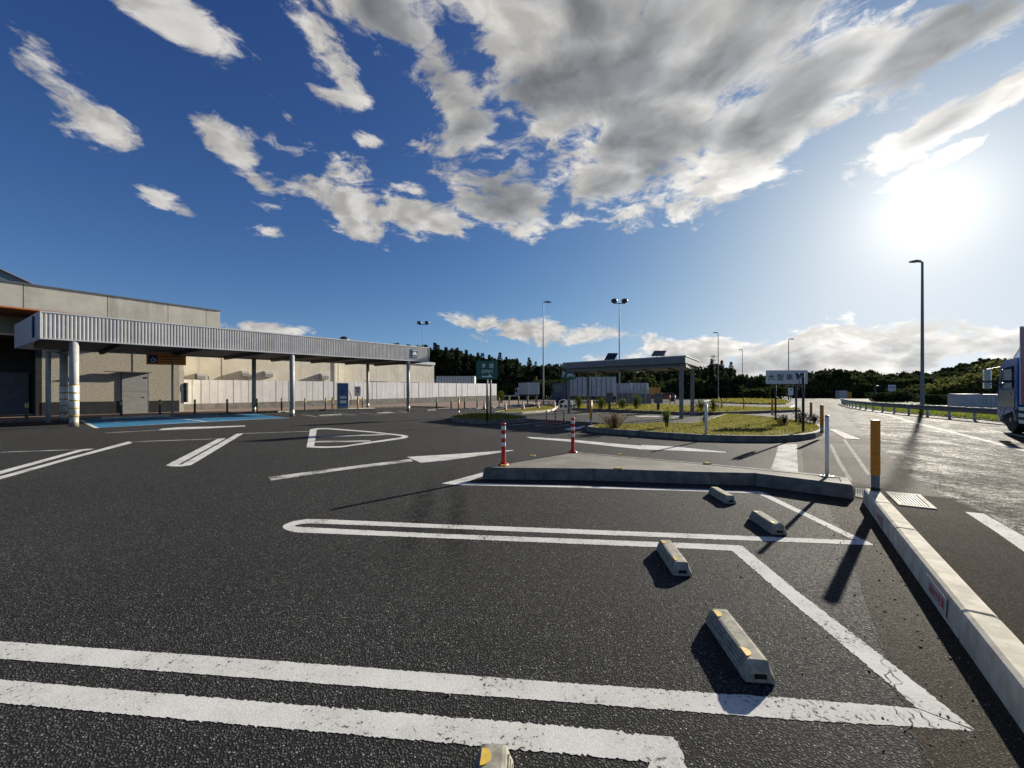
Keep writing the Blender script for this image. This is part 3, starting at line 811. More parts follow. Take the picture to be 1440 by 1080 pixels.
ws_px((992.7,876.7),(1046.7,958),(1089,960), 'nearest whole concrete wheel stop, inside the bay in front')
ws_px((923,773),(947,810),(973,811), 'concrete wheel stop just below the hairpin double line')
ws_px((1052.5,730),(1082.5,751),(1107.5,752), 'concrete wheel stop touched by the shadow of the slim white post')
ws_px((996,695),(1019,709),(1035.5,707.5), 'farthest concrete wheel stop beside the concrete island kerb')
wheel_stop((-.088,1.375,.004), R(-3), 'concrete wheel stop cut off by the bottom edge of the picture', 'concrete wheel stops in the near bays')

# cracks and crumbs where the old surface meets the apron
def crack(pts, w, seed):
    rr = random.Random(seed); q = resample([G(*p) for p in pts], .022); vs = []; fs = []; off = 0
    for i, p in enumerate(q):
        t = (q[min(i+1, len(q)-1)]-q[max(i-1, 0)]).normalized(); n = Vector((-t.y, t.x, 0)); off = off*.80 + rr.gauss(0, .014)
        ww = w*.55*rr.uniform(.05, 1.3); vs += [tuple(p+n*(off+ww/2)+Vector((0,0,.0042))), tuple(p+n*(off-ww/2)+Vector((0,0,.0042)))]
        if i: fs.append((2*i-2, 2*i-1, 2*i+1, 2*i))
    MB().add(vs, fs).build('crack', M['pit'], lot)
crack([(1160,700),(1166,712),(1181,738),(1190,765),(1203,793),(1214,835),(1230,880),(1250,930),(1272,990),(1300,1075)], .009, 1)
crack([(1250,935),(1256,952),(1252,962),(1262,972),(1282,985),(1300,1005),(1326,1026)], .010, 2)
crack([(1240,985),(1258,998),(1262,1010),(1282,1021)], .006, 3)
crack([(1180,735),(1187,748),(1194,755),(1188,763)], .012, 4)
crack([(1310,690),(1296,684),(1278,669),(1262,652),(1246,638)], .016, 5)
rp = random.Random(11); pb = MB()
for _ in range(260):
    f = rp.random(); y = .6 + f*5; x = kline(y) - abs(rp.gauss(.18, .28)) - .03
    if rp.random() < .35: x, y = rp.uniform(-3, 3.5), rp.uniform(1.2, 6.5)
    r_ = rp.uniform(.003, .009); a = rp.uniform(0, 6.28)
    pb.loft([[(x+math.cos(a+k*1.57)*r_*rp.uniform(.7, 1.2), y+math.sin(a+k*1.57)*r_*rp.uniform(.7, 1.2), .001) for k in range(4)], [(x+math.cos(a+k*1.57)*r_*.6, y+math.sin(a+k*1.57)*r_*.6, .001+r_*.9) for k in range(4)]])
tag(pb.build('pebbles', M['slab']), 'loose grit scattered on the asphalt along the long kerb', 'grit', kind='stuff')

# ------------------------------------------------------------------ grassy islands
def kerb_island(name, label, pxs, z, block, w=.15, it=2, mat='kerb', soil='soil', step=None):
    pts = ground0(ring_world(pxs, z))
    if it: pts = smooth_poly(pts, it)
    c = sum(pts, Vector())/len(pts)
    t = thing(name, label, 'traffic island', (c.x, c.y, 0))
    area = sum(pts[i].x*pts[(i+1) % len(pts)].y - pts[(i+1) % len(pts)].x*pts[i].y for i in range(len(pts)))
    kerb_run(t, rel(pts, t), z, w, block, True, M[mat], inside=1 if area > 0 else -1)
    inner = inset([XY(v) for v in resample(pts, block*.5, True)], w-.01)
    b = MB(); b.add([(x-c.x, y-c.y, z-.03) for x, y in inner], [tuple(range(len(inner)))])
    o = b.build('soil', M['soil'], t)
    if o.data.polygons[0].normal.z < 0: o.data.flip_normals()
    return t, inner
# central island in front of the motorcycle shelter
ci, ci_in = kerb_island('grass_island', 'long grassy island with a grey kerb in front of the motorcycle shelter',
    [(823,599),(830,601.5),(850,602.8),(922.6,607.2),(967.7,610.6),(1015.5,612.2),(1060,613),(1102.7,613),(1133,610.8),(1152,607.4),(1160.5,603),(1157,598.4),(1145,594.6),(1124,590),(1075,585),(1022,581),(1016,582.4),(976,594.6),(942,594),(880,595),(834,596)], .2, 1.15, it=1)
grass('grass', ci_in, .16, 26000, .075, [M['grass_blade'], M['grass_green']], 'short yellowish grass on the central island', 3, .011)
# oval island with the direction sign
oi, oi_in = kerb_island('oval_island', 'oval island with a pale kerb holding the green direction sign',
    [(631.7,586.5),(640,588.6),(657.8,590.2),(684,591.2),(712,590.4),(735,588.6),(745,586.6),(739,585),(713,582.4),(680,580.8),(650,582),(637,583.6)], .2, 1.2, it=2)
grass('grass', oi_in, .16, 7000, .08, [M['grass_green'], M['grass_blade']], 'dark short grass on the oval island', 5, .013)
# strip with the cones
ki, ki_in = kerb_island('cone_island', 'low pale kerbed strip carrying the traffic cones',
    [(690,578.6),(708,580.8),(745,578.6),(778,576.2),(781,573.2),(790,568.2),(772,569.4),(740,573.6)], .15, 1.6, it=1, mat='kerb_near')
grass('grass', ki_in, .12, 5000, .09, [M['grass_blade'], M['grass_green']], 'patchy grass on the strip with the cones', 6, .016)
# strip behind the shelter
bi, bi_in = kerb_island('shelter_island', 'long planted strip behind the motorcycle shelter',
    [(802,573.4),(850,575.4),(925,578.4),(1000,580.6),(1020,579),(1075,577.5),(1133,575.6),(1128,573.8),(1060,572.2),(1000,571),(930,569),(860,568),(815,569)], .2, 2.4, it=1)
grass('grass', bi_in, .16, 16000, .16, [M['grass_blade'], M['grass_green']], 'tall yellow grass on the planted strip behind the shelter', 8, .022)
# far verge
fi, fi_in = kerb_island('far_grass_island', 'far grassy island left of the road bend',
    [(990,563.6),(1030,566.2),(1080,567.6),(1108,567.4),(1114,565.2),(1100,562.2),(1060,560.8),(1015,561)], .15, 4, it=1)
grass('grass', fi_in, .12, 9000, .22, [M['grass_blade'], M['grass_green']], 'yellow grass on the far island', 9, .05)
# verge behind the guard rail
verge = [(24.6,17.2),(26.9,22.6),(28.9,28.2),(32.2,34.4),(38,43),(45,52),(60,62),(60,30),(40,14)]
vg = sheet('verge', verge, .05, M['soil'])
grass('grass', [(24.9,17.8),(27.1,22.8),(29.1,28.3),(32.4,34.4),(38.2,43),(45,52),(50,52),(44,40),(34,25),(29,16)], .04, 30000, .22, [M['verge_green'], M['grass_green']], 'bright green verge grass behind the guard rail', 10, .02)

# weeds
def weed(px, py, z, h, spread, n, mat, label, seed, name='weed_plant', leaf=.05):
    g = G(px, py, z); rr = random.Random(seed); t = thing(name, label, 'plant', (g.x,g.y,z-.02))
    st = MB(); lf = MB()
    for i in range(n):
        a = rr.uniform(0, 6.283); rad = abs(rr.gauss(0, spread*.35)); bx, by = math.cos(a)*rad*.3, math.sin(a)*rad*.3
        hh = h*rr.uniform(.55, 1.1); tx, ty = math.cos(a)*rad, math.sin(a)*rad
        pts = [Vector((bx,by,0)), Vector(((bx+tx)/2,(by+ty)/2,hh*.6)), Vector((tx,ty,hh))]
        st.tube(pts, [.006,.005,.002], 4)
        for k in range(10):
            f = rr.uniform(.25, 1.0); p = pts[0].lerp(pts[1], f*2) if f < .5 else pts[1].lerp(pts[2], f*2-1)
            b = rr.uniform(0, 6.283); l = leaf*rr.uniform(.6, 1.4); d = Vector((math.cos(b), math.sin(b), rr.uniform(-.2,.7))).normalized()
            s = Vector((-d.y, d.x, 0)).normalized()*l*.28 if abs(d.z) < .95 else Vector((l*.28,0,0))
            lf.add([p, p+d*l*.5+s, p+d*l, p+d*l*.5-s], [(0,1,2,3)])
    st.build('stem', M[mat], t); lf.build('foliage', M[mat], t)
    return t
weed(864,601,.2,.55,1.1,130,'dry_grass','feathery dry grass clump behind the island kerb near the orange post',22,'dry_grass_clump',.07)
weed(938,600.5,.2,.70,.32,26,'weed','upright green weed in front of the shelter opening',23,leaf=.13)
weed(991,597,.2,.45,.3,24,'weed','green weed beside the slim pale post on the central island',24,leaf=.1)
weed(1102,597,.2,.42,.7,50,'dark_shrub','dark low bush under the white sign on the central island',25,'low_bush',.1)
weed(1128,592,.2,.45,.9,60,'dark_shrub','dark low bush right of the grey pole on the central island',26,'low_bush',.1)
weed(1145,594.5,.2,.35,.6,40,'dark_shrub','dark low bush near the right nose of the central island',27,'low_bush',.1)
weed(814,573.5,.2,1.05,1.0,60,'weed','rounded yellow green shrub left of the shelter back post',28,'shrub',.16)
weed(845,574.5,.2,.95,1.6,70,'weed','wide weedy shrub right of the shelter back post',29,'shrub',.16)
weed(894,575.5,.2,1.25,.9,60,'weed','bushy shrub behind the middle of the shelter',30,'shrub',.16)
weed(875,574.5,.2,.8,1.2,60,'weed','low weedy shrub right of the left meter box',31,'shrub',.14)
weed(986,578,.2,.85,.9,50,'weed','weedy shrub behind the shelter right post',32,'shrub',.14)
weed(1003,578.6,.2,.9,.9,50,'weed','weedy shrub right of the shelter beside the lane',33,'shrub',.14)
weed(705,567,.05,1.6,1.0,60,'weed','green bush at the right end of the white fence',34,'shrub',.2)

# orange and pale posts on the islands
def round_post(px, py, z, top, r, label, top_mat='orange_plastic', foot=.25):
    g = G(px, py, z); h = P(px, top, g.y).z - z
    t = thing('marker_post', label, 'post', (g.x,g.y,z-.01))
    MB().tube([(0,0,0),(0,0,h*foot)], r*.92, 10).build('grey_foot', M['galvanised'], t, smooth_=True)
    MB().tube([(0,0,h*foot),(0,0,h)], r, 10).build('sleeve', M[top_mat], t, smooth_=True)
    MB().lathe([(r*1.02,h),(r*.9,h+.012),(r*.3,h+.016)], 10).build('cap', M[top_mat], t)
round_post(831,597.5,.2,563,.05,'orange post at the left nose of the central island')
round_post(1155.6,608.5,.2,569.5,.055,'orange post with grey foot at the right nose of the central island')
round_post(1140.5,592,.2,565.5,.055,'orange post behind the right nose of the central island')
round_post(1086,583.8,.2,561,.06,'orange post left of the white sign legs')
round_post(1015,574.5,.2,560,.06,'thin orange post behind the lane, left of the far island')
round_post(1046,574.8,.2,559.5,.06,'thin orange post behind the lane, in front of the far island')
round_post(645,583,.2,559,.05,'thin orange post on the left side of the oval island')
round_post(942,570,.0,556,.05,'thin orange post seen between the shelter posts','orange_plastic',.1)
round_post(949,570.5,.0,556,.05,'thin grey post seen left of the shelter right post','galvanised',.1)
round_post(882,569.8,.2,555,.06,'short pale post in front of the grey barrier','sign_white',.1)
round_post(993,610.5,.2,568,.045,'slim pale post on the front kerb of the central island','sign_white',.1)

# ------------------------------------------------------------------ signs
def sign_posts(t, xs, h, r=.04, mat='dark_metal', y=.05):
    for x in xs: MB().tube([(x,y,-.05),(x,y,h)], r, 10).build('post', M[mat], t, smooth_=True)
def plate(t, w, h, zc, mat, name='board', y=0.0, th=.03, rad=.05, cx=0):
    mb = MB(); q = []
    for (sx,sz,a0) in ((1,1,0),(-1,1,90),(-1,-1,180),(1,-1,270)):
        for k in range(4):
            a = R(a0+30*k); q.append((cx+sx*(w/2-rad)+rad*math.cos(a), zc+sz*(h/2-rad)+rad*math.sin(a)))
    mb.loft([[(x,y,z) for x,z in q],[(x,y+th,z) for x,z in q]])
    return mb.build(name, M[mat], t)
# white large-vehicle sign
gl, gr_ = G(1092,591.6,.2), G(1120,591.6,.2); c = (gl+gr_)/2
t = thing('lane_sign', 'wide white sign with green characters and an arrow on two dark posts', 'sign', (c.x,c.y,.2), R(-3))
w = (gr_-gl).length
sign_posts(t, (-w/2, w/2), 1.72, .045)
bw, bh, zc = 1.95, .66, P(0,530.3,c.y).z - .2
plate(t, bw, bh, zc, 'sign_white', cx=.02)
sgx = lambda px: (px-1107)*c.y/F
text_mb('大', .33, .30, None, -.004, sgx(1086.5), zc).build('lettering', M['sign_green'], t)
text_mb('型', .33, .30, None, -.004, sgx(1098.6), zc).build('lettering', M['sign_green'], t)
text_mb('車', .33, .30, None, -.004, sgx(1111), zc).build('lettering', M['sign_green'], t)
ar = MB().add([(sgx(1119),-.004,zc+.20),(sgx(1130),-.004,zc+.19),(sgx(1128.5),-.004,zc+.06),(sgx(1125.5),-.004,zc-.02),(sgx(1121.2),-.004,zc-.13)], [(0,4,3,2,1)]); ar.build('arrow', M['sign_green'], t)
MB().box((-.95,.035,zc+.12),(.99,.06,zc+.16)).build('back_rail', M['galvanised'], t); MB().box((-.95,.035,zc-.16),(.99,.06,zc-.12)).build('back_rail', M['galvanised'], t)
# grey pole in front of it, its round mirror-like plate turned edge-on
g = G(1129.5,606,.2)
t = thing('sign_pole', 'grey pole with an edge-on plate and brackets standing before the white sign', 'sign pole', (g.x,g.y,.19))
hp = P(0,524.5,g.y).z - .2
MB().tube([(0,0,-.05),(0,0,hp)], .042, 12).build('pole', M['dark_metal'], t, smooth_=True)
pd = Vector((.60,.80,0))
pl = MB(); q = [(math.cos(2*math.pi*i/20)*.30, hp-.30+math.sin(2*math.pi*i/20)*.30) for i in range(20)]
pl.loft([[Vector((0,0,z))+pd*x+Vector((-.09,.05,0)) for x,z in q],[Vector((0,0,z))+pd*x+Vector((-.115,.07,0)) for x,z in q]]); pl.build('round_plate', M['grey_paint'], t)
for zz in (hp-.12, hp-.46): MB().box((-.10,-.02,zz-.03),(.02,.05,zz+.03)).build('bracket', M['galvanised'], t)
# expressway direction sign
g = G(685,591,.2)
t = thing('direction_sign', 'dark green direction sign with white characters and a right arrow on a slim post', 'sign', (g.x,g.y,.18), R(2))
zc = P(0,520.3,g.y).z - .18
MB().tube([(0,.05,-.05),(0,.05,zc+.4)], .045, 12).build('post', M['dark_metal'], t, smooth_=True)
plate(t, 1.08, .92, zc, 'sign_green', y=0, rad=.07)
for tx, ty, ww, hh, s in ((-.145,.215,.21,.25,'本'),(.23,.215,.23,.25,'線'),(.04,-.075,.56,.165,'EXPWY')):
    text_mb(s, ww, hh, None, -.004, tx-.02, zc+ty).build('lettering', M['sign_white'], t)
MB().add([(-.27,-.004,zc-.36),(.30,-.004,zc-.36),(.09,-.004,zc-.18),(.09,-.004,zc-.29),(-.27,-.004,zc-.29)], [(0,1,2,3,4)]).build('arrow', M['sign_white'], t)
# its twin behind, seen past its right edge
g2 = G(690,580.6,.2)
t = thing('direction_sign', 'second sign board on a grey post just behind the green direction sign', 'sign', (g2.x,g2.y,.18), R(2))
zc2 = P(0,520.5,g2.y).z - .18
MB().tube([(0,.05,-.05),(0,.05,zc2+.5)], .055, 12).build('post', M['grey_paint'], t, smooth_=True)
plate(t, 1.2, 1.2, zc2, 'dark_metal', y=.10, rad=.06, cx=-.15)
for zz in (zc2-.3, zc2, zc2+.3): MB().box((-.70,.06,zz-.025),(.44,.098,zz+.025)).build('back_rail', M['galvanised'], t)

# ------------------------------------------------------------------ motorcycle shelter
sf_l, sf_r = G(800,581.7), G(958,589)
sb_l, sb_r = G(827,579), G(973.5,585)
c = (sf_l+sf_r+sb_l+sb_r)/4
sh = thing('motorcycle_shelter', 'flat roofed grey motorcycle shelter standing behind the grassy island', 'shelter', (c.x,c.y,0))
loc = lambda v: Vector((v.x-c.x, v.y-c.y, 0))
HR = 3.26
for v in (sf_l, sf_r, sb_l, sb_r):
    p = loc(v); r = .092
    col = MB().box((p.x-r,p.y-r,0),(p.x+r,p.y+r,HR), bev=.012).build('column', M['grey_paint'], sh)
    for z in (.05,.55,1.0): MB().box((p.x-r-.004,p.y-r-.004,z),(p.x+r+.004,p.y+r+.004,z+.05)).build('collar', M['galvanised'], col)
fl, fr_, br, bl = loc(P(794,0,sf_l.y-.3)), loc(P(961.5,0,sf_r.y-.4)), loc(P(981,0,sb_r.y+.8)), loc(P(812,0,sb_l.y+1.2))
def roof_quad(z0, z1, pts, name, mat, grow=0):
    cc = sum(pts, Vector())/4; pp = [p+(p-cc).normalized()*grow for p in pts]
    return MB().prism([(p.x,p.y) for p in pp], z0, z1).build(name, M[mat], sh)
roof_quad(HR+.02, HR+.40, [fl,fr_,br,bl], 'fascia', 'grey_paint', .12)
roof_quad(HR+.402, HR+.46, [fl,fr_,br,bl], 'roof_edge', 'fascia_trim', .16)
roof_quad(HR-.20, HR+.018, [loc(sf_l)+Vector((-.2,-.2,0)),loc(sf_r)+Vector((.2,-.2,0)),loc(sb_r)+Vector((.2,.2,0)),loc(sb_l)+Vector((-.2,.2,0))], 'beam', 'grey_paint', 0)
for k in range(5):
    a = fl.lerp(fr_, .12+k*.19); b = bl.lerp(br, .12+k*.19)
    a, b = a.lerp(b, .14), a.lerp(b, .80)
    MB().tube([a+Vector((0,0,HR-.24)), b+Vector((0,0,HR-.24))], .05, 4).build('joist', M['soffit'], sh)
# rooftop panels
for i, (x0,x1,yb,yt) in enumerate(((850,872,505,496),(916,941.5,503.5,493))):
    Y = 26.5 - i*3
    a, b = P(x0,yb,Y), P(x1-8,yb,Y); zt = P(0,yt,Y).z
    t = thing('solar_panel', ('left' if i == 0 else 'right')+' dark solar panel tilted on the shelter roof', 'solar panel', (a.x,Y,HR+.46), 0, 'solar panels on the shelter roof')
    hgt = max(.42, zt-HR-.46); wd = b.x-a.x
    q = [Vector((0,0,.08)),Vector((wd,0,.08)),Vector((wd+.38,.55,hgt)),Vector((.38,.55,hgt))]
    n = (q[1]-q[0]).cross(q[3]-q[0]).normalized()*.04
    MB().loft([q,[v+n for v in q]]).build('panel', M['solar'], t)
    fr2 = MB()
    for k in range(4): fr2.tube([q[k],q[(k+1)%4]], .022, 4)
    fr2.build('frame', M['dark_metal'], t)
    for xx in (.15, wd-.1):
        MB().tube([(xx,0,0),(xx,0,.09)], .02, 6).build('leg', M['galvanised'], t); MB().tube([(xx+.38,.55,0),(xx+.38,.55,hgt)], .02, 6).build('leg', M['galvanised'], t)
# parking sign on its front post
t = thing('parking_sign', 'small green parking sign with a white letter and motorcycle on the shelter post', 'sign', (sf_l.x,sf_l.y-.2,0))
zc = P(0,527.3,sf_l.y).z
plate(t, 1.05, .66, zc, 'sign_green', cx=-.05, y=-.03, rad=.06)
text_mb('P', .19, .42, None, -.035, -.40, zc+.02).build('lettering', M['sign_white'], t)
mo = MB()
for cx_ in (-.10,.28):
    q = [(cx_+math.cos(2*math.pi*i/16)*.10, zc-.10+math.sin(2*math.pi*i/16)*.10) for i in range(16)]; q2 = [(cx_+math.cos(2*math.pi*i/16)*.055, zc-.10+math.sin(2*math.pi*i/16)*.055) for i in range(16)]
    mo.add([(x,-.035,z) for x,z in q]+[(x,-.035,z) for x,z in q2], [(i,(i+1)%16,16+(i+1)%16,16+i) for i in range(16)])
mo.add([(x,-.036,zc+z) for x,z in ((-.14,.0),(.02,-.10),(.16,-.10),(.24,.05),(.26,.20),(.20,.20),(.18,.08),(.05,.06),(-.02,.10),(-.16,.08))], [tuple(range(10))])
mo.build('motorcycle_symbol', M['sign_white'], t)
MB().box((-.05,-.001,zc-.06),(.05,.08,zc+.06)).build('bracket', M['galvanised'], t)
# meter boxes on the strip behind
for i, (px,py,x0,x1,yt,yb) in enumerate(((857,575,852,862,552,566),(925.5,577,920,931,553,567.2))):
    g = G(px,py,.2); t = thing('meter_box', ('left' if i == 0 else 'right')+' grey meter box on a dark post seen through the shelter', 'meter box', (g.x,g.y,.18), R(-8), 'meter boxes behind the shelter')
    w = (x1-x0)*g.y/F; z0, z1 = P(0,yb,g.y).z-.18, P(0,yt,g.y).z-.18
    MB().box((-.09,-.06,0),(.09,.06,z0)).build('post', M['dark_metal'], t)
    b = MB().box((-w/2,-.16,z0),(w/2,.16,z1), bev=.02).build('cabinet', M['grey_paint'], t)
    MB().box((-w/2+.04,-.172,z0+.05),(w/2-.04,-.161,z1-.05)).build('door', M['barrier_grey'], b); MB().box((w*.3,-.19,(z0+z1)/2-.05),(w*.3+.02,-.173,(z0+z1)/2+.05)).build('handle', M['galvanised'], b)
    MB().box((-.25,-.2,-.04),(.25,.2,.012)).build('footing', M['kerb_near'], t)
# picketed barrier behind the shelter
t = thing('screen_barrier', 'dark grey panelled screen topped with pickets behind the shelter', 'barrier', P(867,0,40).xy.to_3d())
x1 = (916-867)*40/F
for k in range(6):
    a = k*x1/6; MB().box((a+.01,-.03,.35),(a+x1/6-.01,.03,1.45+.03*math.sin(k))).build('panel', M['barrier_grey'], t)
    MB().box((a-.03,-.06,0),(a+.03,.06,1.5)).build('post', M['galvanised'], t)
for k in range(18): MB().box((.1+k*x1/18.2,-.02,1.47),(.1+k*x1/18.2+.07,.02,1.86)).build('picket', M['fence_post'], t)

# ------------------------------------------------------------------ traffic cones and barriers
cone_list = [(681,576,'traffic cone standing left of the green sign post'),(710.5,577.5,'traffic cone on the grass strip right of the green sign post'),(735.5,576,'traffic cone in the middle of the grass strip'),(756.7,574.2,'traffic cone holding the left end of the striped bar'),(779.5,573.3,'traffic cone holding the right end of the striped bar')]
cones = []
for px,py,lab in cone_list:
    g = G(px,py,.1); t = thing('traffic_cone', lab, 'traffic cone', (g.x,g.y,.1), random.uniform(0,1.5), 'red and white traffic cones'); cones.append(g)
    MB().box((-.2,-.2,0),(.2,.2,.045), bev=.015).build('base', M['black_rubber'], t)
    MB().lathe([(.15,.045),(.14,.07),(.035,.70),(.02,.705)], 16).build('cone', M['cone_red'], t, smooth_=True)
    f = lambda z: .14+(z-.07)*(.035-.14)/.63+.003
    for z0,z1 in ((.22,.36),(.46,.58)): MB().lathe([(f(z0),z0),(f(z1),z1)], 16, cap0=False, cap1=False).build('white_band', M['white_band'], t, smooth_=True)
t = thing('cone_bar', 'red and white striped bar hung between two traffic cones', 'barrier bar', (cones[3].x,cones[3].y,.1))
d = (cones[4]-cones[3]); d.z = 0
for k in range(8): MB().tube([d*(k/8)+Vector((0,0,.66)), d*((k+1)/8)+Vector((0,0,.66))], .022, 8).build('stripe', M['white_band' if k % 2 else 'cone_red'], t)
# tube barriers beside the shelter
for i,(xa,xb,yb,lab) in enumerate(((786,790.5,573.5,'low bent white tube barrier beside the cones'),(792,797,575.5,'low bent white tube barrier left of the shelter post'))):
    a = G(xa,yb,0); b = G(xb,yb,0); t = thing('tube_barrier', lab, 'barrier', (a.x,a.y,0), 0, 'white tube barriers'); L = max(.9,(b-a).length*2.5)
    MB().tube(smooth_poly([(0,0,0),(0,0,.8),(L,0.3,.8),(L,0.3,0)],2,False), .04, 8).build('bent_tube', M['sign_white'], t, smooth_=True)
    MB().tube([(0,0,.4),(L,.3,.4)], .03, 8).build('cross_rail', M['sign_white'], t)

# ------------------------------------------------------------------ lighting columns
def lamp(px, Y, top_py, label, head='single', side=1, r=.10, rz=0.0, zbase=0.0):
    x = (px-HX)/F*Y; H = P(0,top_py,Y).z
    t = thing('lighting_column', label, 'lamp post', (x,Y,zbase), rz); H -= zbase
    MB().lathe([(r*1.9,0),(r*1.9,.05),(r*1.15,.06),(r*1.05,1.2),(r,1.25),(r*.62,H-.1),(r*.55,H-.05)], 12).build('pole', M['grey_paint'], t, smooth_=True)
    if head == 'single':
        MB().tube([(0,0,H-.15),(0,0,H-.04),(-.35*side,0,H)], r*.5, 8).build('arm', M['grey_paint'], t)
        h = MB(); a = -.15*side; b = -1.05*side
        h.loft([[(a,-.08,H-.02),(a,.08,H-.02),(a,.08,H+.10),(a,-.08,H+.10)][::side],[((a+b)/2,-.19,H-.05),((a+b)/2,.19,H-.05),((a+b)/2,.15,H+.14),((a+b)/2,-.15,H+.14)][::side],[(b,-.13,H-.05),(b,.13,H-.05),(b,.10,H+.05),(b,-.10,H+.05)][::side]]); h.build('lamp_head', M['lamp_grey'], t)
    else:
        MB().box((-.85,-.05,H-.12),(.85,.05,H-.02)).build('cross_arm', M['dark_metal'], t)
        for s in (-1,1):
            k = MB().lathe([(.12,H-.02),(.42,H+.10),(.46,H+.42),(.30,H+.58)], 14, (s*.75,0,0)).build('flood_lamp', M['dark_metal'], t, smooth_=True)
    return t
lamp(1297,33,368,'tall lamp post just behind the guard rail, below the sun',r=.13)
lamp(764,52,425,'tall lamp post left of the motorcycle shelter',side=-1)
lamp(871,56,426,'tall mast with two round flood lamps behind the shelter','double')
lamp(1010,80,468,'slim lamp post on the far island right of the shelter')
lamp(1044,105,492,'farthest slim lamp post near the left end of the dark wood gap')
lamp(1109,76,477,'slim lamp post rising behind the white sign',side=-1)
lamp(1173.5,110,526,'short distant lamp post before the dark wood on the right')
lamp(1231,80,543,'short grey post behind the guard rail end',side=-1)
lamp(595,75,456,'lamp mast with flood lamps behind the canopy end','double',r=.08)
lamp(1313,70,524,'thin distant lamp post before the bushes on the right')

# ------------------------------------------------------------------ guard rail
gpts = [(23.6,15.8),(25,19.5),(26.3,22.8),(28.3,28.2),(31.5,34.5),(37.3,43),(44.5,52)]
gq = resample(smooth_poly([Vector((x,y,0)) for x,y in gpts], 2, False), 2.0)
t = thing('guard_rail', 'long grey steel guard rail bending along the right side of the road', 'guard rail', (gq[0].x,gq[0].y,0))
gq = [q-gq[0] for q in gq]
prof = [(0,.42),(-.05,.46),(-.05,.52),(0,.56),(0,.60),(-.05,.64),(-.05,.70),(0,.74)]
for i in range(len(gq)-1):
    a, b = gq[i], gq[i+1]; d = (b-a).normalized(); n = Vector((-d.y,d.x,0))
    r0 = [a+n*(-x+0.06)+Vector((0,0,z)) for x,z in prof]; r1 = [b+d*.05+n*(-x+.06)+Vector((0,0,z)) for x,z in prof]
    r0 += [p-n*.012 for p in reversed(r0)]; r1 += [p-n*.012 for p in reversed(r1)]
    MB().loft([r0,r1]).build('rail_beam', M['lamp_grey'], t)
    MB().tube([a+Vector((0,0,-.05)), a+Vector((0,0,.70))], .065, 8).build('post', M['galvanised'], t)

# ------------------------------------------------------------------ the service building on the left: local x runs along the canopy, y goes back
BA = Vector((-20.1,17.67,0)); BD = Vector((.6016,.7988,0)); BN = Vector((-.7988,.6016,0)); BRZ = math.atan2(.7988,.6016)
def bw(a, o, z=0): return BA + BD*a + BN*o + Vector((0,0,z))
def bthing(name, label, cat, group=None): return thing(name, label, cat, BA, BRZ, group)
# paved walkway under and beside the canopy
wk_poly = [bw(-30,6.3), bw(24,6.3), bw(25,1.2), G(600,577.6), G(614,576.8), G(660,575.2), G(702,573), G(742,571.4), G(760,567), bw(52,13.5), bw(-30,13.5)]
wk = MB().prism([XY(v) for v in wk_poly], -.02, .1).build('walkway', M['paving'], None); tag(wk, kind='structure')
kq = resample([bw(-14,6.3), bw(24,6.3)], 2.0)
for a, b in zip(kq, kq[1:]):
    d = (b-a).normalized(); n = Vector((-d.y,d.x,0))
    MB().prism([XY(a+d*.006-n*.12), XY(b-d*.006-n*.12), XY(b-d*.006-n*.002), XY(a+d*.006-n*.002)], -.02, .105).build('kerb_stone', M['kerb'], wk)
kq = resample([G(600,577.8), G(614,577), G(660,575.4), G(702,573.2), G(742,571.6)], 2.2)
for a, b in zip(kq, kq[1:]):
    d = (b-a).normalized(); n = Vector((-d.y,d.x,0))
    MB().prism([XY(a+d*.006-n*.13), XY(b-d*.006-n*.13), XY(b-d*.006-n*.004), XY(a+d*.006-n*.004)], -.02, .106).build('kerb_stone', M['kerb_near'], wk)

# --- canopy
cp = bthing('entrance_canopy', 'long canopy with a ribbed grey fascia over the accessible bays', 'canopy')
zb = lambda a: 3.92+.0155*(a+1); zt = lambda a: 5.16+.0185*(a+1)
rib = MB(); per = .125; a = -.94; vs = []; fs = []
while a < 20.9:
    for da, dy in ((0,0),(.014,.018),(.062,.018),(.076,0)):
        vs += [(a+da,-.03+dy,zb(a)+.05),(a+da,-.03+dy,zt(a)-.07)]
    a += per
for i in range(len(vs)//2-1): fs.append((2*i,2*i+2,2*i+3,2*i+1))
rib.add(vs, fs).build('fascia_sheet', M['fascia'], cp)
def bar(t, name, mat, a0, a1, o0, o1, z0f, z1f):
    r = [[(x,o0,z0f(x)),(x,o1,z0f(x)),(x,o1,z1f(x)),(x,o0,z1f(x))] for x in (a0,a1)]
    return MB().loft([list(reversed(q)) for q in r]).build(name, M[mat], t)
bar(cp, 'top_trim', 'fascia_trim', -1,21,-.05,.10,lambda x:zt(x)-.07,zt)
bar(cp, 'bottom_trim', 'fascia_trim', -1,21,-.05,.10,zb,lambda x:zb(x)+.05)
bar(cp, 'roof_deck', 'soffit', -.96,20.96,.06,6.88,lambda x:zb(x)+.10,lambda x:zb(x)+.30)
bar(cp, 'roof_sheet', 'fascia', -.96,20.96,.11,6.88,lambda x:zt(x)-.12,lambda x:zt(x)-.05)
e = MB(); q = [(-1,-.05,zb(-1)),(-1.6,6.9,zb(-1)),(-1.6,6.9,zt(-1)),(-1,-.05,zt(-1))]
e.loft([[Vector(p) for p in q],[Vector(p)+Vector((.05,.005,0)) for p in q]]).build('end_panel', M['fascia_trim'], cp)
bar(cp, 'end_panel', 'fascia_trim', 20.98,21.03,-.05,6.9,zb,zt)
bar(cp, 'back_fascia', 'fascia', -1.5,21,6.9,6.95,zb,zt)
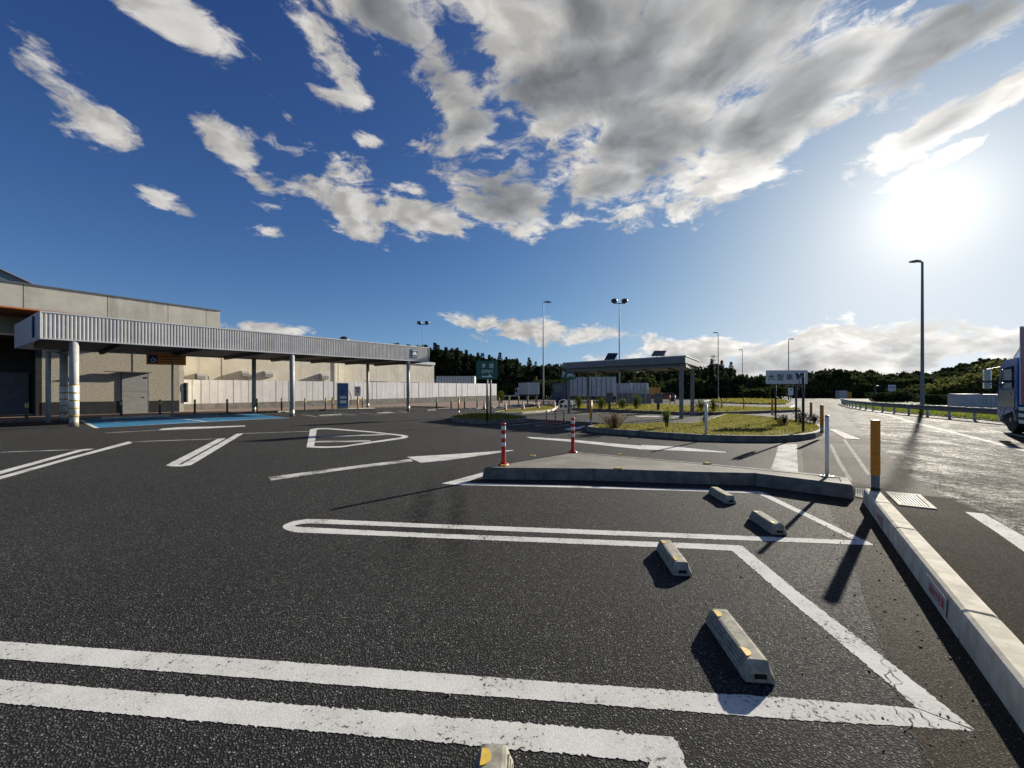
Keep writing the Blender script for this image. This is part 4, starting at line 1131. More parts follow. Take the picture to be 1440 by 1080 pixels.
for x in (1.5,4.6,7.7,10.8,13.9,17.0,20.0): bar(cp,'beam','soffit',x,x+.16,.1,6.86,lambda q:zb(q)-.12,lambda q:zb(q)+.095)
def column(t, a_, o_, z1, r, wrap=True, base=True, z0=0.0):
    c = MB().lathe([(r,z0+(.45 if base else 0)),(r,z1)], 18, (a_,o_,0)).build('column', M['column'], t, smooth_=True)
    if base: MB().lathe([(r*.98,z0-.02),(r*.98,z0+.45)], 18, (a_,o_,0)).build('steel_shoe', M['bare_steel'], c, smooth_=True)
    if wrap:
        MB().lathe([(r+.006,z0+.47),(r+.006,z0+1.95)], 18, (a_,o_,0)).build('wrap', M['column_wrap'], c, smooth_=True)
        for z in (.47,.82,1.17,1.52,1.9): MB().lathe([(r+.010,z0+z),(r+.014,z0+z+.01),(r+.014,z0+z+.05),(r+.010,z0+z+.06)], 18, (a_,o_,0)).build('band', M['ochre_band'], c, smooth_=True)
    return c
column(cp, 0, .12, zb(0)-.02, .155)
column(cp, .05, 5.75, zb(0)-.02, .155)
for x in (9.5,18.85): column(cp, x, .12, zb(x)-.02, .145, False); 
for x in (9.3,18.7): column(cp, x, 5.9, zb(x)-.02, .135, False, True, .1)
for x in (9.5,18.85):
    for z in (.5,.9,1.3,1.7): MB().lathe([(.148,z),(.152,z+.02),(.148,z+.04)], 16, (x,.12,0)).build('column_ring', M['lamp_grey'], cp, smooth_=True)
dp = MB().tube([(-.55,4.6,0),(-.55,4.6,zb(0)-.25),(.1,5.2,zb(0)-.2)], .10, 10).build('downpipe', M['column'], cp, smooth_=True)
# square signs on the canopy
sg = thing('canopy_sign', 'small blue square sign with a white car symbol at the canopy right end', 'sign', bw(19.4,-.05,0), BRZ)
sz = (zb(19.4)+zt(19.4))/2+.02
plate(sg, .62, .72, sz, 'sign_blue', y=-.03, rad=.02)
q = [(-.20,-.12),(.20,-.12),(.22,.0),(.14,.03),(.08,.13),(-.08,.13),(-.15,.03),(-.22,.0)]
MB().add([(x,-.035,sz+z) for x,z in q], [tuple(range(8))]).build('car_symbol', M['sign_white'], sg)
MB().box((-.24,-.035,sz+.24),(.24,-.031,sz+.30)).build('caption_strip', M['sign_white'], sg); MB().box((-.27,-.035,sz-.32),(.27,-.031,sz-.24)).build('caption_strip', M['grey_paint'], sg)
sg = thing('canopy_sign', 'dark blue square sign on the shaded left end of the canopy', 'sign', bw(-1.12,1.6,0), BRZ-math.pi/2)
plate(sg, .85, .95, 4.58, 'sign_blue', y=-.05, rad=.02)
MB().add([(x*1.2,-.055,4.58+z*1.2) for x,z in q], [tuple(range(8))]).build('car_symbol', M['grey_paint'], sg)

# --- main store
st = bthing('store_building', 'beige store with a panelled parapet behind the canopy', 'building')
px_a = [-16,-8.5,-1.25,2.15,5.15,7.35,8.25]
for x0, x1 in zip(px_a, px_a[1:]): MB().box((x0+.015,9.5,6.48),(x1-.015,9.75,7.86)).build('parapet_panel', M['parapet'], st)
MB().box((-16,9.52,6.5),(8.22,9.74,7.84)).build('joint_backing', M['soffit'], st)
MB().box((-16,9.44,7.865),(8.28,9.80,7.94)).build('coping', M['lamp_grey'], st)
MB().box((8.0,9.752,6.5),(8.24,22,7.86)).build('parapet_panel', M['parapet'], st)
MB().box((-16,9.8,7.4),(8.0,26,7.5)).build('roof', M['soffit'], st)
MB().box((-16,9.5,6.40),(8.24,13.6,6.475)).build('soffit', M['orange_soffit'], st)
MB().box((-16,13.3,5.0),(-.6,13.55,6.395)).build('entrance_beam', M['parapet'], st)
# stucco wall with dark base and service door
MB().box((-.5,11.0,.95),(6.1,11.3,6.39)).build('stucco_wall', M['stucco'], st)
MB().box((-.5,10.98,.08),(6.1,11.3,.945)).build('wall_base', M['black_base'], st)
MB().box((6.102,11.0,.08),(6.35,15.0,6.39)).build('side_wall', M['smooth_wall'], st)
MB().box((3.55,10.985,.96),(3.57,11.0,6.3)).build('wall_joint', M['soffit'], st)
dr = MB().box((3.02,10.93,.1),(4.32,10.975,2.95)).build('door', M['door_paint'], st)
MB().box((2.96,10.95,.1),(3.015,10.99,3.02)).build('door_frame', M['lamp_grey'], st); MB().box((4.325,10.95,.1),(4.38,10.99,3.02)).build('door_frame', M['lamp_grey'], st); MB().box((2.96,10.90,2.955),(4.38,10.99,3.02)).build('door_frame', M['lamp_grey'], st)
MB().box((3.02,10.925,1.60),(4.32,10.929,1.62)).build('panel_seam', M['lamp_grey'], dr); MB().box((4.12,10.90,1.2),(4.22,10.929,1.26)).build('handle', M['steel'], dr); MB().box((4.14,10.915,2.55),(4.30,10.929,2.68)).build('door_plate', M['dark_metal'], dr)
MB().box((2.1,10.6,2.95),(4.5,10.9,3.0)).build('door_hood', M['lamp_grey'], st)
# recessed dark entrance
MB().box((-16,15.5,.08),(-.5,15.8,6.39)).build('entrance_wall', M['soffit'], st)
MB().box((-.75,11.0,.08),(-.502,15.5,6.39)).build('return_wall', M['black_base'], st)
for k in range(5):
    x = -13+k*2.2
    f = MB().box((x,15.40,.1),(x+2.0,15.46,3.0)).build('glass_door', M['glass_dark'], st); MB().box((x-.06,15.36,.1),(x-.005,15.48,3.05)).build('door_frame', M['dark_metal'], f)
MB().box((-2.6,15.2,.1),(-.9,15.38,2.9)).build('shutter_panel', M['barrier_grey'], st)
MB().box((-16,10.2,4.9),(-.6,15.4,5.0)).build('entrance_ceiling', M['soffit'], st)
# glazed lantern on the roof
lg = thing('roof_lantern', 'dark glazed gable rising above the parapet at the left edge', 'roof lantern', bw(-9,14,7.5), BRZ)
rg = [(-4,0),(10.6,0),(2,4.4),(-4,4.4)]
MB().loft([[(x,0,z) for x,z in rg],[(x,4,z) for x,z in rg]]).build('glass', M['glass_roof'], lg)
MB().tube([(10.6,-.03,.02),(2,-.03,4.4),(-4,-.03,4.4)], .07, 6).build('frame', M['lamp_grey'], lg); MB().tube([(10.2,-.04,.35),(5,-.04,1.3)], .05, 6).build('glazing_bar', M['sign_white'], lg)

# --- annex with vents
ax = bthing('annex_building', 'cream rendered annex wall with vent hoods behind the white fence', 'building')
MB().box((6.36,16,.05),(20.9,16.4,6.9)).build('wall', M['smooth_wall'], ax); MB().box((20.902,16.1,.05),(21.1,18.2,6.9)).build('wall', M['smooth_wall'], ax); MB().box((6.36,16.42,6.5),(20.9,26,6.6)).build('roof', M['soffit'], ax)
for x in (10.2,): MB().box((x,15.985,.1),(x+.02,16,6.8)).build('wall_joint', M['soffit'], ax)
def hood(x, z, s, o=16.0):
    pr = [(0,-s*.5),(-s*.75,-s*.5),(-s*.8,s*.05),(-s*.55,s*.4),(0,s*.5)]
    h = MB(); h.loft([[(x-s*.55,o+y,z+k) for y,k in pr],[(x+s*.55,o+y,z+k) for y,k in pr]]); return h.build('vent_hood', M['steel'], ax)
for x, z, s in ((12.0,3.35,.55),(14.0,3.35,.62),(19.6,3.3,.68),(8.6,3.0,.5),(7.0,3.25,.7)): hood(x,z,s)
MB().box((8.2,15.7,2.6),(8.9,15.98,3.15)).build('meter_cupboard', M['lamp_grey'], ax); MB().tube([(9.2,15.9,.1),(9.2,15.9,3.0)], .05, 8).build('pipe', M['lamp_grey'], ax); MB().tube([(21.3,15.9,.1),(21.3,15.9,6.4)], .06, 8).build('pipe', M['column'], ax)

# --- warehouse
wh = bthing('warehouse', 'low cream warehouse of upright wall panels beyond the canopy end', 'building')
x = 20.0; k = 0
while x < 37.6:
    w_ = 1.1; MB().box((x+.01,18,.05),(x+w_-.01,18.2,5.65)).build('wall_panel', M['panel_wall'], wh); x += w_; k += 1
MB().box((20,18.02,.05),(x-.02,18.19,5.6)).build('joint_backing', M['soffit'], wh)
MB().box((19.9,17.85,5.66),(x+.1,18.5,6.05)).build('roof_edge', M['fascia_trim'], wh); MB().box((20,18.5,5.7),(x,30,5.95)).build('roof', M['fascia'], wh); MB().box((x-.2,18.21,.05),(x,30,5.65)).build('end_wall', M['panel_wall'], wh)
for x0 in (26.2,31.6): 
    s_ = MB().box((x0,17.9,2.1),(x0+3.1,17.99,2.9)).build('shutter', M['panel_wall'], wh); MB().box((x0-.05,17.86,2.905),(x0+3.15,17.99,3.0)).build('shutter_hood', M['lamp_grey'], s_)
rv = thing('roof_vent', 'small dark roof vent on top of the canopy', 'roof vent', bw(15.6,4.5,zt(15.6)-.06), BRZ)
MB().lathe([(.2,0),(.2,.5)], 12).build('neck', M['dark_metal'], rv); MB().lathe([(.22,.46),(.42,.5),(.40,.72),(.2,.9)], 14).build('cowl', M['dark_metal'], rv, smooth_=True)

# --- white panel fence on a concrete base
fe = bthing('boundary_fence', 'long fence of white panels on a concrete base in front of the buildings', 'fence')
fa0, fa1, fo = 5.95, 48.3, 14.5
npan = 72; dx = (fa1-fa0)/npan
zpb = lambda a: .58+(a-fa0)/(fa1-fa0)*.42; zpt = lambda a: 2.62+(a-fa0)/(fa1-fa0)*.34
for i in range(npan):
    a0 = fa0+i*dx; rr = random.Random(i)
    lean = rr.gauss(0,.006)
    MB().box((a0+.012,fo-.03+lean,zpb(a0)),(a0+dx-.012,fo+lean,zpt(a0))).build('panel', M['fence_panel'], fe)
    if i % 2 == 0: MB().box((a0-.03,fo-.036,.05),(a0+.03,fo+.08,zpt(a0)+.02)).build('post', M['fence_post'], fe)
for i in range(0, npan, 4):
    a0 = fa0+i*dx; MB().box((a0+.004,fo-.09,.02),(a0+4*dx-.004,fo+.12,zpb(a0)-.03)).build('base_block', M['block_wall'], fe)
MB().box((fa0,fo+.01,1.2),(fa1,fo+.06,1.28)).build('rail', M['fence_post'], fe)

# --- accessible bays
bay = sheet('accessible_bays', [XY(G(*p)) for p in ((136,601.6),(113,589.6),(205,586),(300,583.4),(360,582),(405,587.6))], .0012, M['blue_paint'])
line_w('bay_line', [G(110,589.5), G(136,602), G(250,595), G(330,591), G(407,587.6)], .15, 'paint', bay)
line_w('bay_line', [G(232,586), G(292,593)], .15, 'paint', bay)
wc = MB()
def wheelchair(cx, cy, rot, s, name, parent):
    m_ = MB(); c0 = Vector((cx,cy,0)); d = Vector((math.cos(rot),math.sin(rot),0)); n = Vector((-d.y,d.x,0))
    pt = lambda x,y: c0+d*x*s+n*y*s+Vector((0,0,.0052))
    def poly(ps, f): m_.add([pt(*p) for p in ps], [f])
    arc = [(math.cos(R(t_))*.42,-.25+math.sin(R(t_))*.42) for t_ in range(120,430,20)]; arc2 = [(x*.72,-.25+(y+.25)*.72) for x,y in arc]
    for i in range(len(arc)-1): m_.add([pt(*arc[i]),pt(*arc[i+1]),pt(*arc2[i+1]),pt(*arc2[i])],[(0,1,2,3)])
    poly([(-.12,-.1),(.30,-.1),(.48,-.5),(.58,-.45),(.38,.02),(.0,.02),(.0,.45),(-.12,.45)], tuple(range(8)))
    poly([(-.06+math.cos(R(t_))*.13,.62+math.sin(R(t_))*.13) for t_ in range(0,360,30)], tuple(range(12)))
    o = m_.build(name, M['paint'], parent)
for px_, py_ in ((172,592.5),(305,586.5)):
    g = G(px_,py_); wheelchair(g.x, g.y, BRZ-math.pi/2+.2, 1.1, 'wheelchair_marking', bay)
for i,(px_,py_) in enumerate(((169,588.2),(216,586.4),(287,583.6),(327,582))):
    g = G(px_,py_); tt = thing('wheel_stop', f'pale low wheel stop at the back of the blue bays, {ORD[i]} from the left', 'wheel stop', (g.x,g.y,.006), BRZ, 'wheel stops in the blue bays')
    MB().loft([[(-.8,-.09,0),(.8,-.09,0),(.8,.09,0),(-.8,.09,0)],[(-.76,-.05,.12),(.76,-.05,.12),(.76,.05,.12),(-.76,.05,.12)]]).build('body', M['kerb_near'], tt)
    for s in (-1,1): MB().box((s*.55-.08,-.052,.118),(s*.55+.08,.052,.126)).build('reflector', M['yellow_reflector'], tt)
for i,(px_,py_) in enumerate(((406,579.6),(433,578.4))):
    g = G(px_,py_); tt = thing('wheel_stop', ('left' if i==0 else 'right')+' pale wheel stop in the charging bay left of the charger', 'wheel stop', (g.x,g.y,.006), BRZ, 'wheel stops in the charging bays')
    MB().loft([[(-.8,-.09,0),(.8,-.09,0),(.8,.09,0),(-.8,.09,0)],[(-.76,-.05,.12),(.76,-.05,.12),(.76,.05,.12),(-.76,.05,.12)]]).build('body', M['kerb_near'], tt)
    for s in (-1,1): MB().box((s*.55-.08,-.052,.118),(s*.55+.08,.052,.126)).build('reflector', M['yellow_reflector'], tt)
for pts in (((425,583),(445,586),(500,583.6),(470,580.6)), ((508,580.6),(528,582.8),(572,579.6),(560,577.4))):
    line_w('bay_line', [G(*p) for p in pts], .15, 'thin_paint')
strip('bay_marking', [(447,583.6),(476,582.2)], [(452,585),(482,583.2)], 'worn_paint', .3); strip('bay_marking', [(528,580.6),(545,579)], [(540,581.4),(556,579.8)], 'worn_paint', .3)

# --- black bollards with yellow bands
bb = MB().lathe([(.065,0),(.062,.02),(.062,.93),(.05,.98),(.02,1.0)], 14).mesh('tube', M['bollard_black'], True)
bl1 = MB().lathe([(.0645,.68),(.0645,.86)], 14, cap0=False, cap1=False).mesh('yellow_band', M['lime_band'], True)
bl2 = MB().lathe([(.064,.885),(.064,.91)], 14, cap0=False, cap1=False).mesh('silver_ring', M['galvanised'], True)
def bollard(px_, py_, z, label, group):
    g = G(px_, py_, z); t = thing('bollard', label, 'bollard', (g.x,g.y,z-.003), 0, group)
    share('tube', bb, t); share('yellow_band', bl1, t); share('silver_ring', bl2, t)
row1 = [(37.5,591),(170.5,585),(225,583),(274,582.3),(319.5,581),(361,579),(396,578),(429,577.6),(458,576.4),(510,573.4)]
for i,(a_,b_) in enumerate(row1): bollard(a_, b_, .1, f'black bollard with yellow band under the canopy, {ORD[i]} from the left', 'bollards under the canopy')
row2 = [(614,575.5),(634.4,574.8),(653.3,574.2),(671,573.6),(687.8,572.9),(702,572.2),(716,571.6),(729.4,571),(742,570.5),(753.7,569.8),(764.8,569.3),(772,568.6),(778.7,567.6)]
for i,(a_,b_) in enumerate(row2): bollard(a_, b_, .1, f'black bollard with yellow band along the white fence walkway, {ORD[i]} from the left', 'bollards along the fence walkway')
row3 = [(716.7,564),(729.4,564),(742.5,564),(755,564),(768.5,564.5),(774.5,564.5)]
for i,(a_,b_) in enumerate(row3): bollard(a_, b_, 0, f'distant black bollard in the rear row before the trucks, {ORD[i]} from the left', 'rear row of distant bollards')
g = G(709,560.5)
t = thing('low_rail', 'low pale rail at the far end of the walkway left of the white box truck', 'rail', (g.x,g.y,0))
MB().box((-2,-.05,.5),(3.6,.05,.8)).build('beam', M['sign_white'], t)
for x in (-1.6,.8,3.2): MB().box((x-.05,-.04,0),(x+.05,.04,.5)).build('post', M['fence_post'], t)

# --- accessible parking sign, telephone, charger
c_ = bw(4.6,5.2,0); Y0 = 24.5; xs_ = (242-HX)/F*Y0
t = thing('accessible_parking_sign', 'amber sign with a blue wheelchair symbol on a pale post at the blue bays', 'sign', (xs_,Y0,.0), R(25))
MB().tube([(0,.05,0),(0,.05,3.95)], .055, 10).build('post', M['column'], t, smooth_=True)
zc = P(0,505.5,Y0).z; plate(t, 1.95, .70, zc, 'amber_sign', cx=-.28, y=0, rad=.03)
plate(t, .46, .46, zc, 'sign_blue', 'blue_square', cx=-.93, y=-.006, rad=.03, th=.005)
sy = MB(); 
arc = [(-.93+math.cos(R(a))*.12, zc-.06+math.sin(R(a))*.12) for a in range(120,430,20)]; arc2 = [(-.93+(x+.93)*.7, zc-.06+(z-zc+.06)*.7) for x,z in arc]
for i in range(len(arc)-1): sy.add([(arc[i][0],-.009,arc[i][1]),(arc[i+1][0],-.009,arc[i+1][1]),(arc2[i+1][0],-.009,arc2[i+1][1]),(arc2[i][0],-.009,arc2[i][1])],[(3,2,1,0)])
sy.add([(-.93+x*.3,-.010,zc-.02+z*.3) for x,z in ((-.12,0),(.3,0),(.48,-.4),(.58,-.35),(.38,.12),(0,.12),(0,.45),(-.12,.45))],[tuple(range(8))]); sy.build('wheelchair_symbol', M['sign_white'], t)
for k in range(3):
    rr = random.Random(k); xx = -.55
    ln = MB()
    while xx < .52:
        ww = rr.uniform(.03,.07); ln.box((xx,-.004,zc+.17-k*.17-.03),(xx+ww,-.001,zc+.17-k*.17+.03)); xx += ww+.025
    ln.build('text_row', M['letter_dark'], t)
Y0 = 29.5; xs_ = (257-HX)/F*Y0
t = thing('telephone_stand', 'dark green public telephone stand with a white handset symbol before the fence', 'telephone', (xs_,Y0,.1), R(30))
MB().tube([(0,0,0),(0,0,.75)], .06, 10).build('stand', M['dark_metal'], t)
b = MB().box((-.3,-.2,.7),(.3,.2,2.2), bev=.03).build('booth', M['bollard_black'], t); plate(t, .5, .55, 1.85, 'sign_green', 'sign_face', y=-.215, th=.01, rad=.03)
MB().tube([(-.1,-.225,1.98),(-.12,-.225,1.85),(.0,-.225,1.74),(.12,-.225,1.72)], .03, 8).build('handset_symbol', M['sign_white'], t); MB().box((-.2,-.215,.95),(.2,-.201,1.4)).build('telephone', M['sign_green'], b)
Y0 = 33.5
def chx(p): return (p-HX)/F*Y0
t = thing('charging_station', 'grey charger with a blue front panel beside the canopy end', 'charger', (chx(482),Y0,.0), R(28))
MB().box((-1.4,-.9,0),(2.6,.7,.14)).build('plinth', M['kerb_near'], t)
b = MB().box((-.45,-.42,.14),(.45,.42,2.35), bev=.03).build('cabinet', M['lamp_grey'], t)
MB().box((-.38,-.435,.35),(.38,-.421,2.3)).build('front_panel', M['truck_blue'], b)
MB().box((-.26,-.45,1.0),(.26,-.436,1.25)).build('white_label', M['sign_white'], b); MB().box((-.26,-.45,.62),(.26,-.436,.86)).build('white_label', M['sign_white'], b)
MB().box((-.12,-.455,1.5),(.12,-.436,1.75)).build('screen', M['glass_dark'], b)
MB().tube([(.46,-.1,1.7),(.66,-.2,1.2),(.62,-.25,.5),(.5,-.2,.3)], .035, 8).build('cable', M['black_rubber'], b)
for x,lab in ((-.85,'left orange guard post beside the charger'),(1.15,'right orange guard post beside the charger')):
    p = Vector((chx(482),Y0,0))+Matrix.Rotation(R(28),3,'Z')@Vector((x,-.7,.14)); tt = thing('guard_post', lab, 'post', p, 0, 'orange guard posts at the charger')
    MB().tube([(0,0,0),(0,0,.95)], .07, 10).build('tube', M['ochre_band'], tt, smooth_=True); MB().lathe([(.07,.95),(.04,1.0)], 10).build('cap', M['ochre_band'], tt)
p = Vector((chx(499),Y0+.6,0)); t = thing('notice_board', 'small white notice board on an orange post right of the charger', 'sign', p, R(20))
MB().tube([(0,.04,.1),(0,.04,1.3)], .05, 8).build('post', M['ochre_band'], t); plate(t, .5, .85, 1.65, 'sign_white', rad=.03); MB().box((-.15,-.004,1.85),(.15,-.001,1.92)).build('caption_strip', M['dark_metal'], t); MB().box((-.08,-.004,1.55),(.06,-.001,1.7)).build('symbol', M['letter_dark'], t)

# ------------------------------------------------------------------ vehicles
def wheel(t, x, y, r, w, name='wheel'):
    """wheel with its axle along local y"""
    e = bpy.data.objects.new(name, None); 
    n = 20
    def ring(rr, yy): return [(x+rr*math.cos(2*math.pi*i/n), yy, r+rr*math.sin(2*math.pi*i/n)) for i in range(n)]
    ty = MB().loft([ring(r*.58,y-w/2),ring(r*.95,y-w/2),ring(r,y-w/2+.05),ring(r,y+w/2-.05),ring(r*.95,y+w/2),ring(r*.58,y+w/2)], True, True).build(name, M['tyre'], t)
    rm = MB()
    for s in (-1,1): rm.loft([ring(r*.56,y+s*(w/2+.002)),ring(r*.48,y+s*(w/2-.05)),ring(r*.2,y+s*(w/2-.04)),ring(r*.16,y+s*(w/2+.03))], False, True)
    rm.build('rim', M['truck_silver'], ty)
    return ty
def box_truck(label, loc, rz, L, H, W, box='truck_box', cab='truck_box', cabL=1.9, cabH=2.4, doors=True, group=None, ribs=True):
    """cargo truck: nose towards local +x, tail at x=0"""
    t = thing('box_truck', label, 'truck', loc, rz, group); z0 = 1.05; bl = L-cabL-.25
    b = MB().box((0,-W/2,z0),(bl,W/2,H), bev=.03).build('cargo_box', M[box], t)
    if ribs:
        k = int(bl/.55)
        for s in (-1,1):
            for i in range(1,k): MB().box((i*bl/k-.05,s*(W/2+.001)-.0,z0+.08),(i*bl/k+.05,s*(W/2+.022),H-.08)).build('side_rib', M['barrier_grey'], b) if s > 0 else MB().box((i*bl/k-.05,-(W/2+.022),z0+.08),(i*bl/k+.05,-(W/2+.001),H-.08)).build('side_rib', M['barrier_grey'], b)
    if doors:
        for s in (-1,1):
            y0, y1 = (-W/2+.06,-.015) if s < 0 else (.015,W/2-.06)
            d = MB().box((-.04,y0,z0+.07),(-.001,y1,H-.07)).build('rear_door', M[box], b)
            for yy in (y0+.3*(y1-y0), y0+.7*(y1-y0)): MB().tube([(-.06,yy,z0+.1),(-.06,yy,H-.1)], .018, 6).build('lock_bar', M['galvanised'], d) if False else None
    MB().box((.1,-W/2+.25,.62),(L-.4,W/2-.25,z0-.005)).build('chassis', M['chassis'], t)
    MB().box((-.02,-W/2+.1,.5),(.06,W/2-.1,.68)).build('rear_bumper', M['chassis'], t)
    for s in (-1,1): MB().box((-.03,s*(W/2-.35)-.16,.70),(-.005,s*(W/2-.35)+.16,.82)).build('tail_lamp', M['car_red'], t)
    c0 = bl+.25
    pr = [(c0,.55),(L-.02,.55),(L,.9),(L-.02,1.35),(L-.22,cabH),(L-.5,cabH+.1),(c0,cabH+.1)]
    c = MB().loft([[(x,-W/2+.06,z) for x,z in pr],[(x,W/2-.06,z) for x,z in pr]]).build('cab', M[cab], t)
    MB().add([(L+.0,-W/2+.18,1.4),(L+.0,W/2-.18,1.4),(L-.20,W/2-.24,cabH-.1),(L-.20,-W/2+.24,cabH-.1)],[(0,1,2,3)]).build('windscreen', M['glass_dark'], c)
    for s in (-1,1): MB().box((c0+.55,s*(W/2-.055)-.004,1.45),(L-.4,s*(W/2-.055)+.004,cabH-.15)).build('side_window', M['glass_dark'], c); 
    for s in (-1,1):
        MB().box((L-.25,s*(W/2+.14)-.07,1.5),(L-.12,s*(W/2+.14)+.07,2.0)).build('mirror', M['chassis'], c)
        wheel(t, L-cabL*.55, s*(W/2-.2), .48, .28); wheel(t, bl*.18+.3, s*(W/2-.25), .48, .42)
        if L > 8: wheel(t, bl*.18+1.5, s*(W/2-.25), .48, .42)
    return t
# far trucks
Y = 78; box_truck('white box truck seen from behind left of the tall lamp post', (P(751,0,Y).x,Y,0), R(112), 7.5, 3.5, 2.3, cab='truck_box')
Y = 50; p = P(866,0,Y-3); box_truck('long ribbed grey trailer truck with a dark cab seen through the shelter left side', (p.x,p.y,0), R(165), 7.8, 3.4, 2.4, cab='truck_navy', cabH=2.6, doors=True)
Y = 62; p = P(880,0,Y); box_truck('small white truck between the trailer and the white container truck', (p.x,p.y,0), R(100), 6, 3.0, 2.0)
Y = 66; p = P(911,0,Y); box_truck('white box truck seen through the middle of the shelter', (p.x,p.y,0), R(160), 6.2, 3.1, 2.3, cab='truck_blue')
Y = 82; p = P(668,0,Y); box_truck('long grey trailer truck with a blue nose showing above the white fence', (p.x,p.y,0), R(178), 10.5, 4.9, 2.5, cab='truck_blue', cabL=2.2, cabH=4.2)
# red car far right of the shelter opening
p = P(934,0,66); t = thing('parked_car', 'small dark red car parked behind the shelter right meter box', 'car', (p.x,p.y,0), R(170))
pr = [(-2.0,.35),(2.0,.35),(2.05,.75),(1.1,.92),(.45,1.42),(-1.1,1.45),(-1.9,1.0),(-2.05,.7)]
MB().loft([[(x,-.8,z) for x,z in pr],[(x,.8,z) for x,z in pr]]).build('body', M['car_red'], t)
for s in (-1,1):
    MB().add([(x,s*.805,z) for x,z in ((1.0,.95),(.42,1.36),(-1.0,1.38),(-1.6,1.0))],[(0,1,2,3) if s < 0 else (3,2,1,0)]).build('side_window', M['glass_dark'], t)
    for x in (-1.3,1.3): wheel(t, x, s*.72, .32, .2)
# excavator-like loaded lorry: small yellowish cab next to the car is a low truck
p = P(921,0,70); box_truck('low truck with an ochre load space beside the red car', (p.x,p.y,0), R(95), 5.5, 2.4, 2.0, box='ochre_band', cab='truck_navy', doors=False, ribs=False)

# big blue truck at the right edge: nose towards local +x
nr = Vector((20.18,16.0,0)); hd = Vector((.58,.8146,0)); rt = Vector((hd.y,-hd.x,0))   # left front corner, heading, right hand
rz = math.atan2(hd.y, hd.x)
t = thing('lorry', 'blue lorry with chrome mirrors and a dark red cargo box at the right edge', 'truck', nr - hd*9.0 + rt*1.25, rz)
W = 2.5; LX = 9.0
def sidey(s): return s*W/2
pr = [(7.3,.95),(8.88,.55),(9.0,.75),(9.0,1.25),(8.94,1.55),(8.70,2.65),(8.45,2.85),(7.3,2.9)]
cab = MB().loft([[(x,-W/2,z) for x,z in pr],[(x,-W/2+.08,z) for x,z in pr],[(x,W/2-.08,z) for x,z in pr],[(x,W/2,z) for x,z in pr]]).build('cab', M['truck_blue'], t)
MB().loft([[(8.3,-1.05,2.87),(7.32,-1.15,2.9),(7.32,1.15,2.9),(8.3,1.05,2.87)],[(7.75,-.95,3.55),(7.32,-1.1,3.7),(7.32,1.1,3.7),(7.75,.95,3.55)]]).build('roof_deflector', M['truck_blue'], cab)
MB().loft([[(8.42,-.98,2.93),(8.32,-1.06,2.88),(8.32,1.06,2.88),(8.42,.98,2.93)],[(7.86,-.88,3.50),(7.76,-.95,3.56),(7.76,.95,3.56),(7.86,.88,3.50)]]).build('deflector_face', M['truck_silver'], cab)
fp = lambda z: 8.94-(z-1.55)*(.24/1.10)+.012
MB().add([(fp(1.75),-1.12,1.75),(fp(1.75),1.12,1.75),(fp(2.6),1.08,2.6),(fp(2.6),-1.08,2.6)],[(0,1,2,3)]).build('windscreen', M['glass_dark'], cab)
MB().box((8.99,-1.1,.95),(9.03,1.1,1.45)).build('grille', M['chrome'], cab)
for z in (1.02,1.14,1.26,1.38): MB().box((9.032,-1.0,z),(9.05,1.0,z+.05)).build('grille_bar', M['truck_silver'], cab)
MB().loft([[(8.75,-1.24,.36),(9.04,-1.2,.40),(9.04,1.2,.40),(8.75,1.24,.36)],[(8.75,-1.26,.88),(9.06,-1.22,.86),(9.06,1.22,.86),(8.75,1.26,.88)]]).build('bumper', M['truck_silver'], cab)
for s in (-1,1):
    MB().box((9.05,s*.95-.18,.55),(9.08,s*.95+.18,.78)).build('headlamp', M['chrome'], cab)
    ys = s*(W/2+.004)
    MB().add([(x,ys,z) for x,z in ((7.55,1.75),(8.72,1.75),(8.55,2.55),(7.55,2.6))],[(0,1,2,3) if s < 0 else (3,2,1,0)]).build('side_window', M['glass_dark'], cab)
    d = MB().box((7.5,min(ys,ys+s*.012),1.0),(8.78,max(ys,ys+s*.012),1.68)).build('door', M['truck_silver'], cab); MB().box((7.55,min(ys+s*.013,ys+s*.04),1.48),(7.75,max(ys+s*.013,ys+s*.04),1.54)).build('handle', M['chrome'], d)
    m = MB().tube([(8.72,s*1.2,2.62),(9.05,s*1.5,2.55),(9.08,s*1.52,1.95),(8.8,s*1.25,1.85)], .025, 8).build('mirror_arm', M['dark_metal'], cab)
    MB().box((8.98,s*1.52-.12,2.05),(9.10,s*1.52+.12,2.55), bev=.03).build('mirror', M['chrome'], m); MB().box((8.98,s*1.52-.12,1.72),(9.10,s*1.52+.12,2.0), bev=.03).build('mirror', M['chrome'], m)
    wheel(t, 8.0, s*1.03, .5, .30); wheel(t, 2.2, s*1.0, .5, .5); wheel(t, 1.0, s*1.0, .5, .5)
    # wheel arch and steps
    q = [(8.0+math.cos(R(a))*.62,.5+math.sin(R(a))*.62) for a in range(0,181,20)]
    MB().loft([[(x,min(s*.8,s*1.27),z) for x,z in q]+[(8.0+(x-8.0)*.86,min(s*.8,s*1.27),.5+(z-.5)*.86) for x,z in reversed(q)],[(x,max(s*.8,s*1.27),z) for x,z in q]+[(8.0+(x-8.0)*.86,max(s*.8,s*1.27),.5+(z-.5)*.86) for x,z in reversed(q)]]).build('wheel_arch', M['truck_silver'], t)
    for z in (.42,.66,.90): MB().box((3.2,min(s*1.19,s*1.25),z),(7.2,max(s*1.19,s*1.25),z+.13)).build('side_guard', M['sign_white'], t)
MB().box((.2,-.95,.75),(8.0,.95,1.05)).build('chassis', M['chassis'], t)
cb = MB().box((-1.0,-W/2,1.15),(7.02,W/2,4.02), bev=.04).build('cargo_box', M['truck_red'], t)
